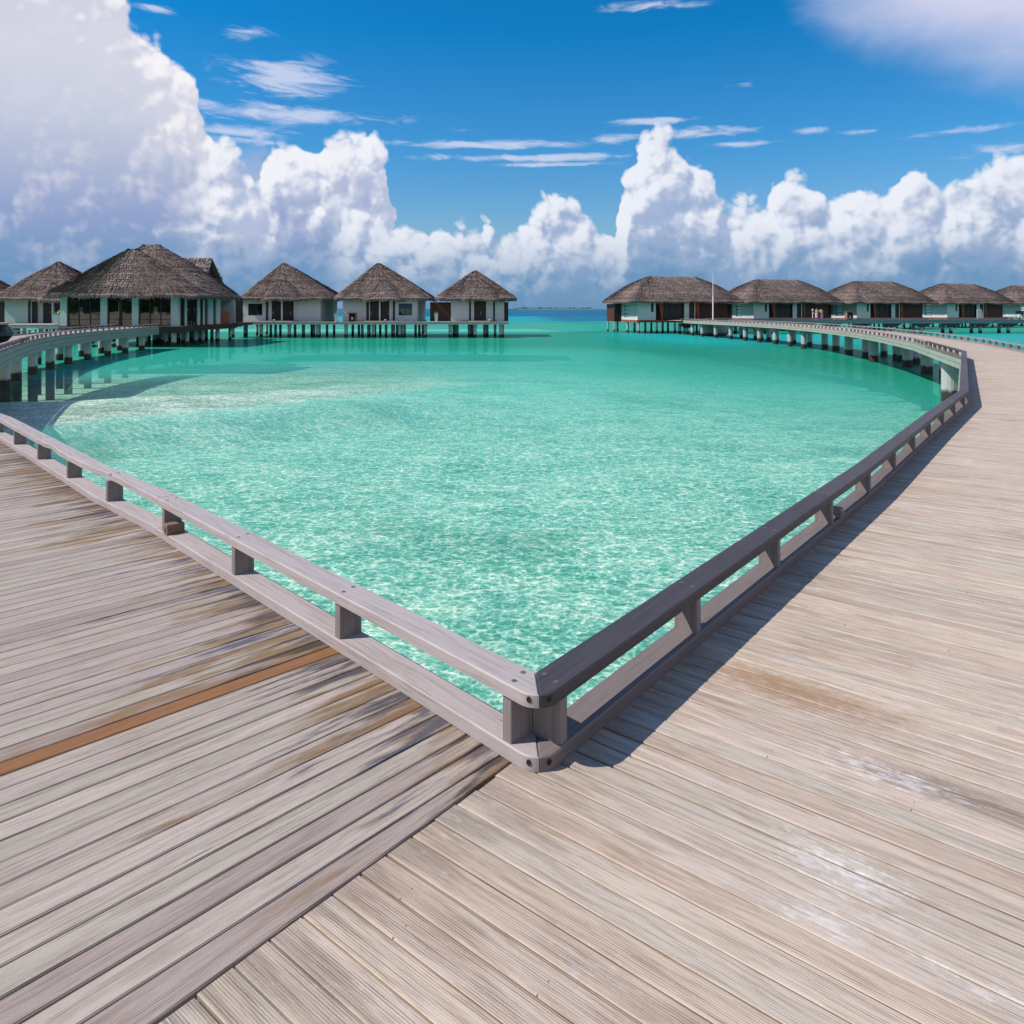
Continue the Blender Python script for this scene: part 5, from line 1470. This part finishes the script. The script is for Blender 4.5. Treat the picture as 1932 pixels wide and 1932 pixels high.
def print_mat(name, a, b_, sc=14):
    m, t, p = newmat(name); n = noise(t, posn(t), sc, 2, .5)
    c = mixc(t, n.ss(.45, .55), a, b_); t.links.new(c.s, p.inputs['Base Color']); p.inputs['Roughness'].default_value = .8; return m
M['pinkskirt'] = print_mat('pink_print_skirt', (.62, .16, .42), (.70, .55, .62)); M['palefloral'] = print_mat('pale_floral_top', (.72, .66, .58), (.55, .42, .50))
M['violetdress'] = print_mat('violet_print_dress', (.40, .18, .50), (.66, .42, .30)); M['salmon'] = print_mat('salmon_trousers', (.66, .24, .16), (.70, .38, .30))
M['yellow'] = flat('yellow_cloth', (.70, .60, .03), .7); M['lightblue'] = flat('light_blue_shirt', (.42, .55, .72), .7); M['cream'] = flat('cream_cloth', (.66, .64, .58), .7)
YP = 106.4
person('person in a pale floral top and pink wrap skirt with raised hands', X_(2041.5, YP), YP, .1, 1.72, 'skin1', 'hair_b',
       [('top', 'palefloral', [(.15, 1.0), (.17, 1.15), (.165, 1.3), (.14, 1.40), (.07, 1.44)], .75), ('skirt', 'pinkskirt', [(.19, .30), (.21, .55), (.20, .85), (.15, 1.02)], .8)], 'hands_up')
person('person in a violet patterned dress with a yellow bag at the chest', X_(2055, YP), YP + .15, -.2, 1.66, 'skin2', 'hair_k',
       [('dress', 'violetdress', [(.22, .52), (.21, .75), (.16, 1.0), (.17, 1.2), (.15, 1.36), (.07, 1.42)], .75), ('trousers', 'salmon', [(.15, .12), (.17, .35), (.2, .6)], .7)], 'hands_up')
yb_ = thing('bag', 'yellow bag held by the person in the violet dress', 'bag', (X_(2050.5, YP) , YP - .12, 1.08))
mb = MB(); mb.slab([(-.17, -.09), (.15, -.1), (.18, .08), (-.15, .09)], 0, .34, .05); mb.build('bag_body', M['yellow'], yb_)
mb = MB(); mb.tube((-.1, 0, .33), (0, 0, .48), .012); mb.tube((0, 0, .48), (.1, 0, .33), .012); mb.build('strap', M['yellow'], yb_)
# white signpost left of them
sp = thing('signpost', 'slim white signpost with a round top left of the two people', 'signpost', (X_(2033, YP), YP + .2, 0))
mb = MB(); mb.tube((0, 0, .27), (0, 0, 1.05), .05); mb.tube((0, 0, 1.05), (0, 0, 1.35), .035); mb.build('post', M['whitepaint'], sp)
mb = MB(); mb.lathe(0, 0, [(.05, 1.352), (.12, 1.40), (.13, 1.5), (.06, 1.56)], 12); mb.build('knob', M['whitepaint'], sp)
mb = MB(); mb.box(-.03, .22, -.05, -.02, .92, 1.02); mb.build('arm', M['whitepaint'], sp)
# grey board leaning by the fourth villa's post
lb_ = thing('leaning_board', 'grey board leaning against the post of the fourth villa', 'board', (X_(2458, 118), 118.5, 0))
mb = MB(); pts = [(-.35, 0), (.35, 0), (.25, 1.3), (.05, 1.55), (-.28, 1.55)]
mb.quad([(x_, .0 + z_ * .12, z_ + .02) for x_, z_ in pts]); mb.quad([(x_, .06 + z_ * .12, z_ + .02) for x_, z_ in pts][::-1])
for i in range(5):
    a, c = pts[i], pts[(i + 1) % 5]; mb.quad([(a[0], a[1] * .12, a[1] + .02), (a[0], .06 + a[1] * .12, a[1] + .02), (c[0], .06 + c[1] * .12, c[1] + .02), (c[0], c[1] * .12, c[1] + .02)])
mb.build('board_face', flat('grey_board', (.34, .33, .32), .8), lb_)
mb = MB(); mb.box(-.6, -.42, .1, .16, .02, 1.5); mb.build('board_strip', M['cream'], lb_)
# worker with a trolley at the right border
YQ = 107.3
person('person in a light blue shirt, white trousers and a pale hat at the right edge', X_(2557.5, YQ), YQ, -1.0, 1.75, 'skin2', 'hair_k',
       [('shirt', 'lightblue', [(.19, .92), (.19, 1.1), (.19, 1.3), (.15, 1.42), (.08, 1.46)], .75), ('trousers', 'cream', [(.10, .06), (.16, .5), (.19, .95)], .75),
        ('hat', 'cream', [(.20, 1.60), (.19, 1.62), (.11, 1.63), (.10, 1.74), (.03, 1.76)], 1)], 'push')
tr = thing('trolley', 'black box trolley with pale wheels beside the person in the hat', 'trolley', (X_(2547, YQ), YQ - .1, 0))
mb = MB(); mb.slab([(-.35, -.28), (.45, -.28), (.45, .28), (-.35, .28)], .85, 1.32, .04); mb.build('box', M['blackgloss'], tr)
mb = MB(); mb.tube((-.3, -.24, .86), (-.75, -.24, .15), .025); mb.tube((.4, -.24, .86), (.3, -.24, .2), .025); mb.tube((-.3, .24, .86), (-.75, .24, .15), .025); mb.tube((.4, .24, .86), (.3, .24, .2), .025)
mb.build('frame', M['metal'], tr)
def wheel(x_, y_, r_):
    mb = MB(); n_ = 20
    for k in range(n_):
        a0, a1 = 2 * pi * k / n_, 2 * pi * (k + 1) / n_
        for r0, r1, mt in ((r_, r_ * .72, 0),):
            P_ = lambda rr3, a, yy: (x_ + rr3 * cos(a), yy, r_ + rr3 * sin(a) + .003)
            mb.quad([P_(r0, a0, y_ - .03), P_(r0, a1, y_ - .03), P_(r1, a1, y_ - .03), P_(r1, a0, y_ - .03)]); mb.quad([P_(r0, a0, y_ + .03), P_(r0, a0, y_ - .03), P_(r0, a1, y_ - .03), P_(r0, a1, y_ + .03)])
            mb.quad([P_(r1, a0, y_ - .03), P_(r1, a1, y_ - .03), P_(r1, a1, y_ + .03), P_(r1, a0, y_ + .03)])
    for k in range(6): a0 = pi * k / 3; mb.tube((x_, y_, r_), (x_ + r_ * .74 * cos(a0), y_, r_ + r_ * .74 * sin(a0)), .012, n=5)
    mb.build('wheel', M['cream'], tr)
wheel(-.6, -.2, .27); wheel(.3, -.3, .22); wheel(.3, .3, .22)
mb = MB(); mb.slab([(-.2, -.25), (.25, -.25), (.25, .25), (-.2, .25)], .35, .62, .05); mb.build('basket', M['cream'], tr)
